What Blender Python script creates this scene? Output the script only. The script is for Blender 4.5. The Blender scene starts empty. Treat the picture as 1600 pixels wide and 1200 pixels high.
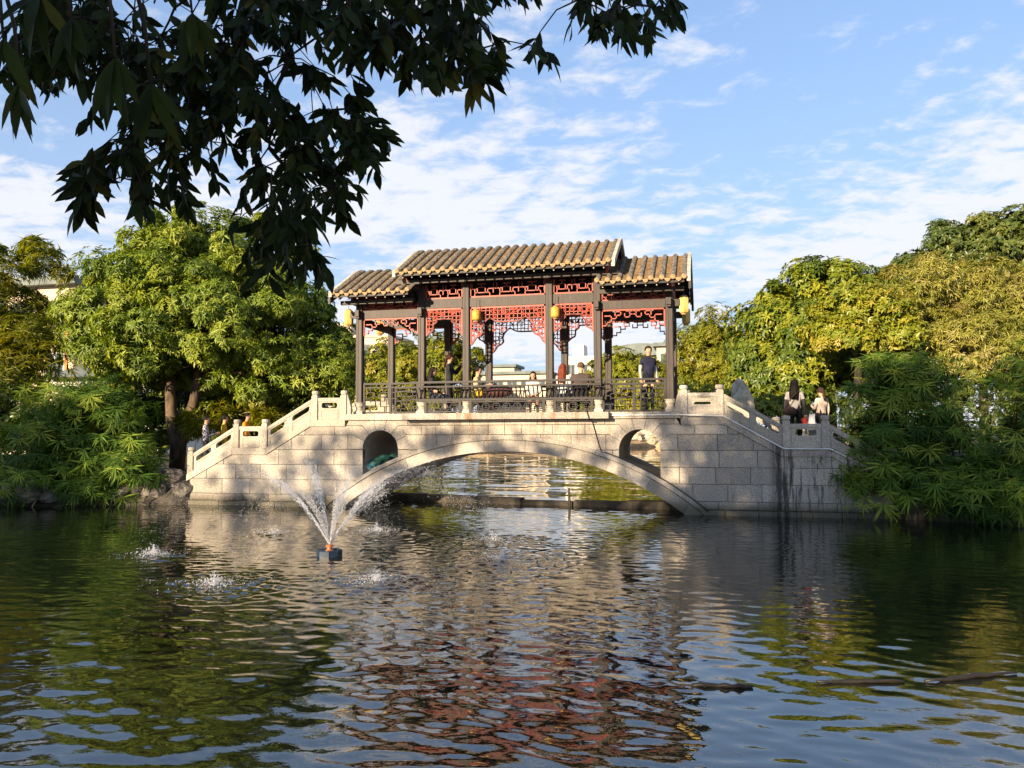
import bpy, math, random
import numpy as np
from mathutils import Vector, Matrix
from mathutils.geometry import delaunay_2d_cdt
random.seed(7); RNG = np.random.default_rng(11)
sc = bpy.context.scene; COL = sc.collection
rad = math.radians
# ------------------------------------------------------------------ camera
FPX, CAMH = 1260.0, 2.04
YAW, PIT, ROL = rad(13.6), rad(3.13), rad(0.23)
CF = Vector((-math.sin(YAW)*math.cos(PIT), math.cos(YAW)*math.cos(PIT), math.sin(PIT)))
_R = Vector((math.cos(YAW), math.sin(YAW), 0)); _U = _R.cross(CF)
CR = _R*math.cos(ROL) - _U*math.sin(ROL); CU = _U*math.cos(ROL) + _R*math.sin(ROL)
CC = Vector((4.91, -19.5, CAMH))
cam = bpy.data.cameras.new('camera'); cam_o = bpy.data.objects.new('camera', cam); COL.objects.link(cam_o)
cam.sensor_width = 36; cam.lens = FPX/1600*36; cam.clip_end = 3000; cam.clip_start = 0.05
cam_o.matrix_world = Matrix(((CR.x, CU.x, -CF.x, CC.x), (CR.y, CU.y, -CF.y, CC.y), (CR.z, CU.z, -CF.z, CC.z), (0, 0, 0, 1)))
sc.camera = cam_o
def at(px, py, depth):          # a point of the place seen at (px, py) of the 1600x1200 photograph, that many metres away
    return CC + (CR*((px-800)/FPX) + CU*((600-py)/FPX) + CF)*depth
# ------------------------------------------------------------------ light
SUN_EL, SUN_AZ = 15.5, 205.0        # azimuth clockwise from +Y
SUN = Vector((math.sin(rad(SUN_AZ))*math.cos(rad(SUN_EL)), math.cos(rad(SUN_AZ))*math.cos(rad(SUN_EL)), math.sin(rad(SUN_EL))))
sl = bpy.data.lights.new('sun', 'SUN'); sl.energy = 5.0; sl.angle = rad(0.55); sl.color = (1.0, 0.79, 0.53)
so = bpy.data.objects.new('sun', sl); COL.objects.link(so); so.rotation_euler = SUN.to_track_quat('Z', 'Y').to_euler(); so.location = (0, -30, 40)
world = bpy.data.worlds.new('World'); sc.world = world; world.use_nodes = True
wn, wl = world.node_tree.nodes, world.node_tree.links; wn.clear()
def W(t, **k):
    n = wn.new(t)
    for a, b in k.items(): setattr(n, a, b)
    return n
def wmath(op, a, b=None, clamp=False):
    n = W('ShaderNodeMath', operation=op, use_clamp=clamp)
    for i, v in enumerate((a, b)):
        if v is None: continue
        if isinstance(v, (int, float)): n.inputs[i].default_value = v
        else: wl.new(v, n.inputs[i])
    return n.outputs[0]
sky = W('ShaderNodeTexSky', sky_type='NISHITA', sun_disc=False, sun_elevation=rad(SUN_EL), sun_rotation=rad(SUN_AZ), air_density=1.0, dust_density=0.2, ozone_density=4.0)
tc = W('ShaderNodeTexCoord'); sp = W('ShaderNodeSeparateXYZ'); wl.new(tc.outputs['Generated'], sp.inputs[0])
zz = wmath('ADD', wmath('MAXIMUM', sp.outputs[2], 0.0), 0.14)
cb = W('ShaderNodeCombineXYZ'); wl.new(wmath('DIVIDE', sp.outputs[0], zz), cb.inputs[0]); wl.new(wmath('DIVIDE', sp.outputs[1], zz), cb.inputs[1])
def cloudnoise(scale, loc, detail, rough, dist, rot=0, stretch=1.0):
    m = W('ShaderNodeMapping'); m.inputs['Location'].default_value = loc; m.inputs['Rotation'].default_value = (0, 0, rot); m.inputs['Scale'].default_value = (1, stretch, 1)
    wl.new(cb.outputs[0], m.inputs[0]); n = W('ShaderNodeTexNoise', noise_dimensions='2D'); wl.new(m.outputs[0], n.inputs['Vector'])
    n.inputs['Scale'].default_value = scale; n.inputs['Detail'].default_value = detail; n.inputs['Roughness'].default_value = rough; n.inputs['Distortion'].default_value = dist
    return n.outputs['Fac']
big = cloudnoise(0.85, (1.7, 3.9, 0), 2, 0.5, 0.3, rad(35), 1.0)
med = cloudnoise(7.5, (0.3, 1.7, 0), 8, 0.6, 0.2, rad(-25), 1.25)
mass = wmath('ADD', wmath('MULTIPLY', big, 1.15), wmath('MULTIPLY', med, 1.0))
low = W('ShaderNodeMapRange'); wl.new(sp.outputs[2], low.inputs[0]); low.inputs[1].default_value = 0.0; low.inputs[2].default_value = 0.40; low.inputs[3].default_value = 0.20; low.inputs[4].default_value = 0.0
mass = wmath('ADD', mass, low.outputs[0])
cr = W('ShaderNodeMapRange', interpolation_type='SMOOTHSTEP'); wl.new(mass, cr.inputs[0]); cr.inputs[1].default_value = 0.99; cr.inputs[2].default_value = 1.36; cr.inputs[3].default_value = 0; cr.inputs[4].default_value = 0.86
mixc = W('ShaderNodeMix', data_type='RGBA'); wl.new(cr.outputs[0], mixc.inputs[0]); lum = W('ShaderNodeRGBToBW'); wl.new(sky.outputs[0], lum.inputs[0]); den = wmath('DIVIDE', 1.0, wmath('ADD', 1.0, wmath('MULTIPLY', lum.outputs[0], 0.17)))
soft = W('ShaderNodeVectorMath', operation='SCALE'); wl.new(sky.outputs[0], soft.inputs[0]); wl.new(den, soft.inputs['Scale']); hzf = wmath('MULTIPLY', wmath('POWER', 2.718, wmath('MULTIPLY', wmath('MAXIMUM', sp.outputs[2], 0.0), -2.5)), .94)
hazy = W('ShaderNodeMix', data_type='RGBA'); wl.new(hzf, hazy.inputs[0]); wl.new(soft.outputs[0], hazy.inputs[6]); hazy.inputs[7].default_value = (1.85, 2.2, 2.85, 1); wl.new(hazy.outputs[2], mixc.inputs[6]); mixc.inputs[7].default_value = (2.95, 2.95, 3.05, 1)
bg = W('ShaderNodeBackground'); bg.inputs[1].default_value = 0.13; wl.new(mixc.outputs[2], bg.inputs[0])
wo = W('ShaderNodeOutputWorld'); wl.new(bg.outputs[0], wo.inputs[0])
vs = sc.view_settings; vs.view_transform = 'Standard'; vs.look = 'None'; vs.exposure = 1.35; vs.gamma = 1.0; vs.use_curve_mapping = False
sc.render.resolution_x, sc.render.resolution_y = 1024, 768

# ------------------------------------------------------------------ materials
class NT:
    def __init__(s, name):
        s.m = bpy.data.materials.new(name); s.m.use_nodes = True; s.t = s.m.node_tree; s.n = s.t.nodes; s.l = s.t.links; s.n.clear()
        s.out = s.n.new('ShaderNodeOutputMaterial'); s.p = s.n.new('ShaderNodeBsdfPrincipled'); s.l.new(s.p.outputs[0], s.out.inputs[0])
    def N(s, t, **k):
        n = s.n.new(t)
        for a, b in k.items(): setattr(n, a, b)
        return n
    def put(s, sock, v):
        if isinstance(v, (int, float)): sock.default_value = v
        elif isinstance(v, (tuple, list)): sock.default_value = tuple(v) if len(v) == 4 or len(sock.default_value) == 3 else tuple(v)+(1,)
        else: s.l.new(v, sock)
    def math(s, op, a, b=0.0, clamp=False):
        n = s.N('ShaderNodeMath', operation=op, use_clamp=clamp); s.put(n.inputs[0], a); s.put(n.inputs[1], b); return n.outputs[0]
    def mix(s, f, a, b, bt='MIX'):
        n = s.N('ShaderNodeMix', data_type='RGBA', blend_type=bt); s.put(n.inputs[0], f); s.put(n.inputs[6], a); s.put(n.inputs[7], b); return n.outputs[2]
    def coord(s, kind='Object', scale=(1, 1, 1), loc=(0, 0, 0), rot=(0, 0, 0)):
        if kind == 'World': g = s.N('ShaderNodeNewGeometry').outputs['Position']
        else: g = s.N('ShaderNodeTexCoord').outputs[kind]
        m = s.N('ShaderNodeMapping'); s.l.new(g, m.inputs[0]); m.inputs['Scale'].default_value = scale; m.inputs['Location'].default_value = loc; m.inputs['Rotation'].default_value = rot
        return m.outputs[0]
    def noise(s, vec, scale, detail=4, rough=0.55, dist=0.0):
        n = s.N('ShaderNodeTexNoise'); s.put(n.inputs['Vector'], vec); n.inputs['Scale'].default_value = scale; n.inputs['Detail'].default_value = detail
        n.inputs['Roughness'].default_value = rough; n.inputs['Distortion'].default_value = dist; return n.outputs['Fac']
    def rng(s, v, a, b, c=0.0, d=1.0, smooth=True):
        n = s.N('ShaderNodeMapRange', interpolation_type='SMOOTHSTEP' if smooth else 'LINEAR'); s.put(n.inputs[0], v)
        for i, x in enumerate((a, b, c, d)): n.inputs[i+1].default_value = x
        return n.outputs[0]
    def bump(s, h, strength=0.3, dist=0.02, normal=None):
        n = s.N('ShaderNodeBump'); n.inputs['Strength'].default_value = strength; n.inputs['Distance'].default_value = dist; s.put(n.inputs['Height'], h)
        if normal is not None: s.l.new(normal, n.inputs['Normal'])
        return n.outputs[0]
    def fin(s, color=None, rough=0.7, normal=None, spec=0.4, metal=0.0):
        if color is not None: s.put(s.p.inputs['Base Color'], color)
        s.put(s.p.inputs['Roughness'], rough); s.p.inputs['Specular IOR Level'].default_value = spec; s.p.inputs['Metallic'].default_value = metal
        if normal is not None: s.l.new(normal, s.p.inputs['Normal'])
        return s.m
MATS = {}
def simple(name, c1, c2=None, scale=6.0, rough=0.7, bump=0.15, spec=0.35, stretch=(1, 1, 1), kind='Object', rndv=0.0):
    if name in MATS: return MATS[name]
    c2 = c2 or tuple(x*0.65 for x in c1)
    t = NT(name); v = t.coord(kind, stretch); f = t.noise(v, scale, 6, 0.62)
    col = t.mix(t.rng(f, 0.32, 0.68), c1, c2)
    if rndv:
        oi = t.N('ShaderNodeObjectInfo'); hs = t.N('ShaderNodeHueSaturation'); t.l.new(t.rng(oi.outputs['Random'], 0, 1, 1-rndv, 1+rndv, False), hs.inputs['Value']); t.l.new(col, hs.inputs['Color']); col = hs.outputs[0]
    MATS[name] = t.fin(col, rough, t.bump(f, bump, 0.02), spec); return MATS[name]
def granite(name, light, dark, stain=False, rust=False):
    t = NT(name); g = t.coord('World')
    sp1 = t.noise(g, 38, 2, 0.6); sp2 = t.noise(g, 1.7, 5, 0.6); sp3 = t.noise(t.coord('World', (1.6, 1.6, .35)), 2.6, 5, 0.65)
    col = t.mix(t.rng(sp1, 0.40, 0.62), dark, light)
    col = t.mix(t.rng(sp2, 0.35, 0.75, 0, .55), col, tuple(x*.62 for x in light))
    col = t.mix(t.rng(sp3, 0.52, 0.76, 0, .5), col, (0.16, 0.125, 0.085))
    oi = t.N('ShaderNodeObjectInfo'); hs = t.N('ShaderNodeHueSaturation'); t.l.new(t.rng(oi.outputs['Random'], 0, 1, .78, 1.16, False), hs.inputs['Value']); t.l.new(col, hs.inputs['Color']); col = hs.outputs[0]
    s = t.N('ShaderNodeSeparateXYZ'); t.l.new(t.N('ShaderNodeNewGeometry').outputs['Position'], s.inputs[0])
    # damp algae line just above the water
    wet = t.rng(t.math('ADD', s.outputs[2], t.math('MULTIPLY', sp2, .25)), .22, .52, .8, 0)
    col = t.mix(wet, col, (0.055, 0.05, 0.028))
    if stain:
        n = t.noise(t.coord('World', (5.5, 2, .55), (2, 0, 0)), 1.9, 7, 0.7)
        m1 = t.math('MULTIPLY', t.rng(s.outputs[0], 6.2, 6.5), t.rng(s.outputs[0], 8.0, 9.0, 1, 0)); m0 = t.rng(s.outputs[0], 6.45, 6.95, 0.14, 0.0)
        k = t.math('MULTIPLY', t.rng(t.math('ADD', n, m0), .50, .66, 0, .9), m1)
        col = t.mix(k, col, (0.022, 0.02, 0.016))
    if rust:
        n = t.noise(t.coord('World', (4.0, 1, .3)), 1.6, 6, 0.7)
        k = t.math('MULTIPLY', t.rng(n, .5, .66, 0, .75), t.math('MULTIPLY', t.rng(s.outputs[2], 1.2, 2.1), t.rng(t.math('ABSOLUTE', s.outputs[0]), 2.2, 3.2, 1, 0)))
        col = t.mix(k, col, (0.21, 0.105, 0.042))
    h = t.math('ADD', t.math('MULTIPLY', sp1, .5), sp2)
    return t.fin(col, 0.82, t.bump(h, .35, .012), .25)
M_STONE = granite('granite', (.49, .44, .37), (.265, .235, .20), stain=True, rust=True)
M_RING = granite('granite_ring', (.47, .43, .37), (.27, .245, .21), rust=True)
M_RAIL = granite('granite_pale', (.50, .445, .37), (.29, .26, .215))
M_MORTAR = simple('mortar', (.10, .09, .075), scale=9)
def wood(name, a, b, rough=.55):
    t = NT(name); v = t.coord('Object', (7, 7, .7)); v2 = t.coord('Object', (.7, 7, 7))
    f = t.noise(v, 5, 6, .65, .4); col = t.mix(t.rng(f, .35, .65), a, b); return t.fin(col, rough, t.bump(f, .25, .01), .35)
M_WOOD = wood('dark_timber', (.052, .039, .034), (.028, .021, .019))
M_DARKWOOD = wood('black_timber', (.026, .021, .019), (.014, .012, .011))
M_RED = simple('red_lacquer', (.38, .072, .044), (.25, .046, .03), 9, .5, .1, .4)
M_ROLL = None
t = NT('roll_tile'); v = t.coord('World'); f = t.noise(v, 14, 5, .7); f2 = t.noise(v, 2.2, 4, .6); col = t.mix(t.rng(f, .40, .62), (.045, .043, .042), (.17, .155, .135)); col = t.mix(t.rng(f2, .5, .72, 0, .4), col, (.19, .125, .065)); M_ROLL = t.fin(col, .85, t.bump(f, .5, .015), .2)
t = NT('pan_tile'); v = t.coord('World'); f = t.noise(v, 11, 5, .65); f2 = t.noise(v, 1.6, 3, .6); col = t.mix(t.rng(f, .35, .65), (.215, .14, .07), (.095, .064, .038)); col = t.mix(t.rng(f2, .48, .72, 0, .6), col, (.115, .085, .055)); M_PAN = t.fin(col, .85, t.bump(f, .4, .01), .2)
M_CAP = simple('tile_end', (.38, .27, .145), (.20, .14, .08), 14, .85)
M_PLASTER = simple('white_plaster', (.52, .475, .405), (.30, .27, .23), 4, .85, .2, .2, (1, 1, .5))
M_YELLOW = simple('lantern_cloth', (.62, .45, .14), (.52, .34, .08), 4, .6)
M_PIPE = simple('white_conduit', (.72, .70, .66), (.6, .58, .54), 5, .4, .02)
M_CABLE = simple('black_cable', (.02, .02, .022), (.015, .015, .015), 5, .5)
M_BLUE = simple('blue_float', (.016, .036, .065), (.008, .018, .034), 7, .45, .2, .4)
M_COPPER = simple('copper_nozzle', (.42, .14, .045), (.2, .07, .03), 16, .5)
M_NET = simple('green_net', (.016, .10, .075), (.008, .035, .03), 20, .7)
M_TEAL = simple('teal_sheet', (.014, .115, .15), (.008, .05, .075), 8, .5)
M_HOSE = simple('cream_hose', (.40, .32, .24), (.25, .19, .14), 10, .6)
M_BARK = simple('bark', (.155, .108, .07), (.055, .04, .03), 7, .9, .6, .15, (1, 1, .3))
M_DBARK = simple('dark_bark', (.055, .042, .032), (.025, .02, .016), 7, .9, .6, .15, (1, 1, .3))
M_ROCK = simple('limestone', (.19, .17, .15), (.05, .045, .04), 3.2, .9, .8, .2)
M_PALEROCK = simple('pale_limestone', (.56, .48, .36), (.30, .25, .18), 4.5, .9, .8, .2)
M_SOIL = simple('soil', (.095, .075, .05), (.045, .05, .022), .8, .95, .5, .1, kind='World')
M_BANK = simple('bank_stone', (.10, .088, .072), (.04, .035, .028), 2.5, .9, .5, .2, kind='World')
M_FARWALL = simple('far_wall', (.60, .45, .27), (.42, .29, .16), .8, .9, .2, .2, kind='World')
M_CONC = simple('wet_concrete', (.085, .072, .055), (.03, .026, .02), 3, .8, .4, .3)
M_DRIFT = simple('driftwood', (.022, .016, .011), (.01, .008, .006), 9, .5, .4, .4)
def leafmat(name, cols, trans=.35, rough=.38, spec=.45):
    t = NT(name); a = t.N('ShaderNodeAttribute', attribute_name='var'); r = t.N('ShaderNodeValToRGB'); t.l.new(a.outputs['Fac'], r.inputs[0])
    e = r.color_ramp.elements; n = len(cols); e[0].position = 0; e[0].color = (*cols[0], 1); e[1].position = 1; e[1].color = (*cols[-1], 1)
    for i, c in enumerate(cols[1:-1]): x = e.new((i+1)/(n-1)); x.color = (*c, 1)
    t.fin(r.outputs[0], rough, None, spec)
    tr = t.N('ShaderNodeBsdfTranslucent'); g = t.N('ShaderNodeHueSaturation'); g.inputs['Value'].default_value = 1.35; g.inputs['Saturation'].default_value = 1.1; t.l.new(r.outputs[0], g.inputs['Color']); t.l.new(g.outputs[0], tr.inputs[0])
    mx = t.N('ShaderNodeMixShader'); mx.inputs[0].default_value = trans; t.l.new(t.p.outputs[0], mx.inputs[1]); t.l.new(tr.outputs[0], mx.inputs[2]); t.l.new(mx.outputs[0], t.out.inputs[0])
    return t.m
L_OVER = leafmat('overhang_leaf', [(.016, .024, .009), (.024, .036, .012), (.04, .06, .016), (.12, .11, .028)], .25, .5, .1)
L_MANGO = leafmat('mango_leaf', [(.055, .095, .012), (.14, .20, .020), (.22, .275, .028), (.33, .35, .05)], .2, .42, .3)
L_BAMBOO = leafmat('bamboo_leaf', [(.03, .065, .010), (.07, .135, .016), (.125, .20, .022), (.24, .28, .04)], .25, .5, .12)
L_FEATHER = leafmat('feathery_leaf', [(.13, .15, .022), (.23, .24, .035), (.31, .29, .05), (.30, .25, .09)], .25)
L_YELLOW = leafmat('yellow_leaf', [(.10, .135, .012), (.18, .205, .014), (.25, .245, .018), (.32, .265, .03)], .35)
L_GREEN = leafmat('green_leaf', [(.045, .08, .010), (.10, .145, .014), (.19, .22, .018), (.32, .31, .025)], .25)
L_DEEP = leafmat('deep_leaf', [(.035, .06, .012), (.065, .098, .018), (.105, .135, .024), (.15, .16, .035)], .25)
L_BROWN = leafmat('autumn_leaf', [(.11, .16, .014), (.20, .23, .018), (.28, .27, .025), (.33, .26, .035)], .25)

# ------------------------------------------------------------------ mesh helpers
class MB:
    def __init__(s): s.v = []; s.f = []; s.m = []; s.mi = 0
    def add(s, vs, fs):
        o = len(s.v); s.v += [tuple(x) for x in vs]; s.f += [tuple(i+o for i in f) for f in fs]; s.m += [s.mi]*len(fs); return s
    def box(s, x0, x1, y0, y1, z0, z1):
        return s.add([(x0, y0, z0), (x1, y0, z0), (x1, y1, z0), (x0, y1, z0), (x0, y0, z1), (x1, y0, z1), (x1, y1, z1), (x0, y1, z1)],
                     [(0, 3, 2, 1), (4, 5, 6, 7), (0, 1, 5, 4), (1, 2, 6, 5), (2, 3, 7, 6), (3, 0, 4, 7)])
    def bar(s, a, b, w, y0, y1, ext=0.0):       # a bar in the XZ plane from a to b
        a = Vector(a); b = Vector(b); d = (b-a).normalized(); a = a-d*ext; b = b+d*ext; n = Vector((-d.y, d.x))*w*.5
        q = [a-n, b-n, b+n, a+n]
        return s.add([(p.x, y0, p.y) for p in q]+[(p.x, y1, p.y) for p in q], [(0, 1, 2, 3), (7, 6, 5, 4), (0, 4, 5, 1), (1, 5, 6, 2), (2, 6, 7, 3), (3, 7, 4, 0)])
    def beam(s, a, b, w, h=None):               # a straight bar in space, square in section
        a = Vector(a); b = Vector(b); h = h or w; d = (b-a).normalized(); u = Vector((0, 0, 1)) if abs(d.z) < .95 else Vector((0, 1, 0)); r = d.cross(u).normalized()*w*.5; u = r.cross(d).normalized()*h*.5
        q = [-r-u, r-u, r+u, -r+u]
        return s.add([a+k for k in q]+[b+k for k in q], [(3, 2, 1, 0), (4, 5, 6, 7), (0, 1, 5, 4), (1, 2, 6, 5), (2, 3, 7, 6), (3, 0, 4, 7)])
    def tube(s, pts, rs, n=8, cap=True):
        pts = [Vector(p) for p in pts]; rs = rs if isinstance(rs, (list, tuple)) else [rs]*len(pts); V = []; up = None
        for i, p in enumerate(pts):
            d = (pts[min(i+1, len(pts)-1)]-pts[max(i-1, 0)]).normalized()
            if up is None: up = Vector((0, 0, 1)) if abs(d.z) < .9 else Vector((1, 0, 0))
            r = d.cross(up).normalized(); up = r.cross(d).normalized()
            V += [p+(r*math.cos(2*math.pi*k/n)+up*math.sin(2*math.pi*k/n))*rs[i] for k in range(n)]
        Fs = [(i*n+k, i*n+(k+1) % n, (i+1)*n+(k+1) % n, (i+1)*n+k) for i in range(len(pts)-1) for k in range(n)]
        if cap: Fs += [tuple(range(n-1, -1, -1)), tuple((len(pts)-1)*n+k for k in range(n))]
        return s.add(V, Fs)
    def lathe(s, prof, c=(0, 0, 0), n=16, sq=None, rot=0.0):
        V = []
        for r, z in prof:
            for k in range(n):
                a = 2*math.pi*k/n+rot; V.append((c[0]+r*math.cos(a), c[1]+r*math.sin(a), c[2]+z))
        Fs = [(i*n+k, i*n+(k+1) % n, (i+1)*n+(k+1) % n, (i+1)*n+k) for i in range(len(prof)-1) for k in range(n)]
        Fs += [tuple(range(n-1, -1, -1)), tuple((len(prof)-1)*n+k for k in range(n))]
        return s.add(V, Fs)
    def ball(s, c, r, n=10, m=6):
        r = r if isinstance(r, (tuple, list)) else (r, r, r); V = [(c[0], c[1], c[2]-r[2])]
        for i in range(1, m):
            a = -math.pi/2+math.pi*i/m
            V += [(c[0]+r[0]*math.cos(a)*math.cos(2*math.pi*k/n), c[1]+r[1]*math.cos(a)*math.sin(2*math.pi*k/n), c[2]+r[2]*math.sin(a)) for k in range(n)]
        V.append((c[0], c[1], c[2]+r[2])); Fs = [(0, 1+(k+1) % n, 1+k) for k in range(n)]
        for i in range(m-2): Fs += [(1+i*n+k, 1+i*n+(k+1) % n, 1+(i+1)*n+(k+1) % n, 1+(i+1)*n+k) for k in range(n)]
        Fs += [(len(V)-1, 1+(m-2)*n+k, 1+(m-2)*n+(k+1) % n) for k in range(n)]
        return s.add(V, Fs)
    def plate(s, tris, y0, y1):                 # extrude 2D triangles (list of three (x, z)) between y0 (front) and y1
        idx = {}; pts = []
        def I(p):
            k = (round(p[0], 5), round(p[1], 5))
            if k not in idx: idx[k] = len(pts); pts.append(k)
            return idx[k]
        T = [[I(p) for p in t] for t in tris]; n = len(pts); ed = {}
        for t in T:
            for a, b in ((t[0], t[1]), (t[1], t[2]), (t[2], t[0])): ed[(a, b)] = ed.get((a, b), 0)+1
        Fs = [tuple(t) for t in T]+[tuple(i+n for i in reversed(t)) for t in T]
        Fs += [(b, a, a+n, b+n) for (a, b) in ed if (b, a) not in ed]
        return s.add([(x, y0, z) for x, z in pts]+[(x, y1, z) for x, z in pts], Fs)
    def mesh(s, name, mats, smooth=False):
        me = bpy.data.meshes.new(name); me.from_pydata(s.v, [], s.f)
        for m in (mats if isinstance(mats, (list, tuple)) else [mats]): me.materials.append(m)
        if any(s.m): me.polygons.foreach_set('material_index', s.m)
        if smooth: me.polygons.foreach_set('use_smooth', [True]*len(me.polygons))
        me.update(); return me
WP = {}
def empty(name, loc, label, cat, group=None, rz=0.0):
    o = bpy.data.objects.new(name, None); COL.objects.link(o); o.location = loc; o.rotation_euler = (0, 0, rz); o.empty_display_size = .2
    o['label'] = label; o['category'] = cat
    if group: o['group'] = group
    WP[o.name] = Vector(loc); return o
def link(name, me, parent=None, loc=None, rot=None):
    """link a mesh as an object; loc is its world origin (parents are never rotated, except people whose parts are local)"""
    o = bpy.data.objects.new(name, me); COL.objects.link(o)
    if parent is not None: o.parent = parent
    w = Vector(loc) if loc is not None else (WP[parent.name] if parent is not None else Vector((0, 0, 0)))
    o.location = w-(WP[parent.name] if parent is not None else Vector((0, 0, 0))); WP[o.name] = w
    if rot: o.rotation_euler = rot
    return o
def build(name, mb, mats, parent=None, loc=(0, 0, 0), smooth=False):
    """mb holds world coordinates; the object's origin is put at loc"""
    loc = Vector(loc); mb.v = [(x-loc.x, y-loc.y, z-loc.z) for x, y, z in mb.v]
    return link(name, mb.mesh(name, mats, smooth), parent, loc)
def tag(o, label, cat, group=None, kind=None):
    o['label'] = label; o['category'] = cat
    if group: o['group'] = group
    if kind: o['kind'] = kind
    return o
def structure(o): o['kind'] = 'structure'; return o
def np_mesh(name, V, F, mats, var=None, smooth=False):
    me = bpy.data.meshes.new(name); V = np.asarray(V, np.float32); F = np.asarray(F, np.int32); k = F.shape[1]
    me.vertices.add(len(V)); me.vertices.foreach_set('co', V.ravel()); me.loops.add(F.size); me.loops.foreach_set('vertex_index', F.ravel())
    me.polygons.add(len(F)); me.polygons.foreach_set('loop_start', np.arange(0, F.size, k, dtype=np.int32))
    try: me.polygons.foreach_set('loop_total', np.full(len(F), k, np.int32))
    except Exception: pass
    if smooth: me.polygons.foreach_set('use_smooth', np.ones(len(F), bool))
    for m in (mats if isinstance(mats, (list, tuple)) else [mats]): me.materials.append(m)
    if var is not None: a = me.attributes.new('var', 'FLOAT', 'FACE'); a.data.foreach_set('value', np.asarray(var, np.float32))
    me.update(calc_edges=True); return me
def cdt_tris(segs, inside):
    vs, es, idx = [], [], {}
    def I(p):
        k = (round(p[0], 5), round(p[1], 5))
        if k not in idx: idx[k] = len(vs); vs.append(Vector(k))
        return idx[k]
    for a, b in segs:
        i, j = I(a), I(b)
        if i != j: es.append((i, j))
    V, E, Fc, *_ = delaunay_2d_cdt(vs, es, [], 0, 1e-5)
    out = []
    for f in Fc:
        p = [V[i] for i in f]; c = ((p[0].x+p[1].x+p[2].x)/3, (p[0].y+p[1].y+p[2].y)/3)
        if inside(*c):
            if (p[1].x-p[0].x)*(p[2].y-p[0].y)-(p[1].y-p[0].y)*(p[2].x-p[0].x) < 0: p = [p[0], p[2], p[1]]
            out.append([(q.x, q.y) for q in p])
    return out
def loop(pts): return [(pts[i], pts[(i+1) % len(pts)]) for i in range(len(pts))]
def chain(pts): return [(pts[i], pts[i+1]) for i in range(len(pts)-1)]
def inpoly(x, y, P):
    r = False; n = len(P); j = n-1
    for i in range(n):
        if (P[i][1] > y) != (P[j][1] > y) and x < (P[j][0]-P[i][0])*(y-P[i][1])/(P[j][1]-P[i][1])+P[i][0]: r = not r
        j = i
    return r
# ------------------------------------------------------------------ setting: ground, banks, water
POND = [(-34, -17.2), (34, -17.2), (34, -6.5), (24, -4.2), (16, -2.3), (11.3, -.72), (9.1, .12), (8.75, .4), (8.75, 2.6), (6.3, 5.5), (3.7, 10), (3.0, 20), (3.5, 32), (5, 50), (7, 66), (4, 70), (-1.3, 66), (-8, 58), (-14.5, 51), (-22, 47), (-19, 34), (-12, 14), (-8.3, 9), (-7.3, 6.0), (-8.75, 2.6), (-8.75, .4), (-9.3, -.1), (-11.5, -.85), (-13.9, -1.5), (-20, -2.7), (-34, -5)]
GZ = .55
B = 900
outer = [(-B, -B), (B, -B), (B, B), (-B, B)]
tris = cdt_tris(loop(outer)+loop(POND), lambda x, y: not inpoly(x, y, POND))
mb = MB()
for tr in tris: mb.add([(x, y, GZ) for x, y in tr], [(0, 1, 2)])
structure(build('ground', mb, M_SOIL))
mb = MB(); rr = random.Random(3); pts = []
for (ax, ay), (bx, by) in loop(POND):
    L = math.hypot(bx-ax, by-ay); n = max(1, int(L/.7))
    for i in range(n):
        t = i/n; pts.append((ax+(bx-ax)*t, ay+(by-ay)*t, (-(by-ay)/L, (bx-ax)/L)))
V = []
for i, (x, y, nn) in enumerate(pts):
    j = rr.uniform(-.06, .06); h = rr.uniform(-.05, .05)
    for off, z in ((.22+j, -1.2), (.20+j, .12+h*.4), (.16+j, .20+h), (.02+j, .40+h), (-.15, .60+h), (-.7, .57)):
        V.append((x+nn[0]*off, y+nn[1]*off, z))
n = len(pts)
mb.add(V, [(i*6+k, ((i+1) % n)*6+k, ((i+1) % n)*6+k+1, i*6+k+1) for i in range(n) for k in range(5)])
structure(build('bank_edge', mb, M_BANK))
# far retaining wall with a pale coping, seen through the arch
FLOAT = (-1.05, -7.43)
SPLASH = [(-3.86, -8.03), (-1.39, -10.05), (.60, -9.35), (1.79, -7.27), (-1.51, -4.45), (1.1, -5.3), (-3.3, -5.2)]
def graded(a, b, fine0, fine1, h, grow=1.16):
    out = list(np.arange(fine0, fine1+h*.5, h)); s = h; x = out[-1]
    while x < b: s *= grow; x += s; out.append(x)
    s = h; x = fine0; pre = []
    while x > a: s *= grow; x -= s; pre.append(x)
    return np.array(pre[::-1]+out)
ys1 = np.concatenate([np.arange(-17.6, -8, .034), np.arange(-8, 3, .05)]); ex = list(np.arange(3.0, 30, .16)); s = .16; x = 30.0
while x < 80: ex.append(x); s *= 1.05; x += s
WY = np.concatenate([ys1, ex]); WX = graded(-60, 60, -15, 13, .06)
GX, GY = np.meshgrid(WX, WY)
wr = np.random.default_rng(5); Hh = np.zeros_like(GX)
near = np.clip((GY+4)/-10, 0, 1)
gust = .65+.35*np.sin(GX*.35+GY*.22+1.0)*np.sin(GX*.17-GY*.31+.4)
for i in range(44):
    lam = .14*((3.1 if i < 36 else 7)**wr.random()); k = 2*math.pi/lam; th = rad(90)+wr.normal(0, .55); ph = wr.random()*6.283
    slope = .0225 if lam < .45 else .017
    wob = .55*np.sin(GX*wr.uniform(.2, .7)+GY*wr.uniform(.2, .7)+wr.random()*6)
    Hh += slope/k*.55*np.sin(k*(GX*math.cos(th)+GY*math.sin(th))+ph+wob*2.2)*(1.0 if lam < .6 else .55+.45*near)
Hh *= gust
back = np.clip((GY-1)/6, 0, 1)
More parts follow.
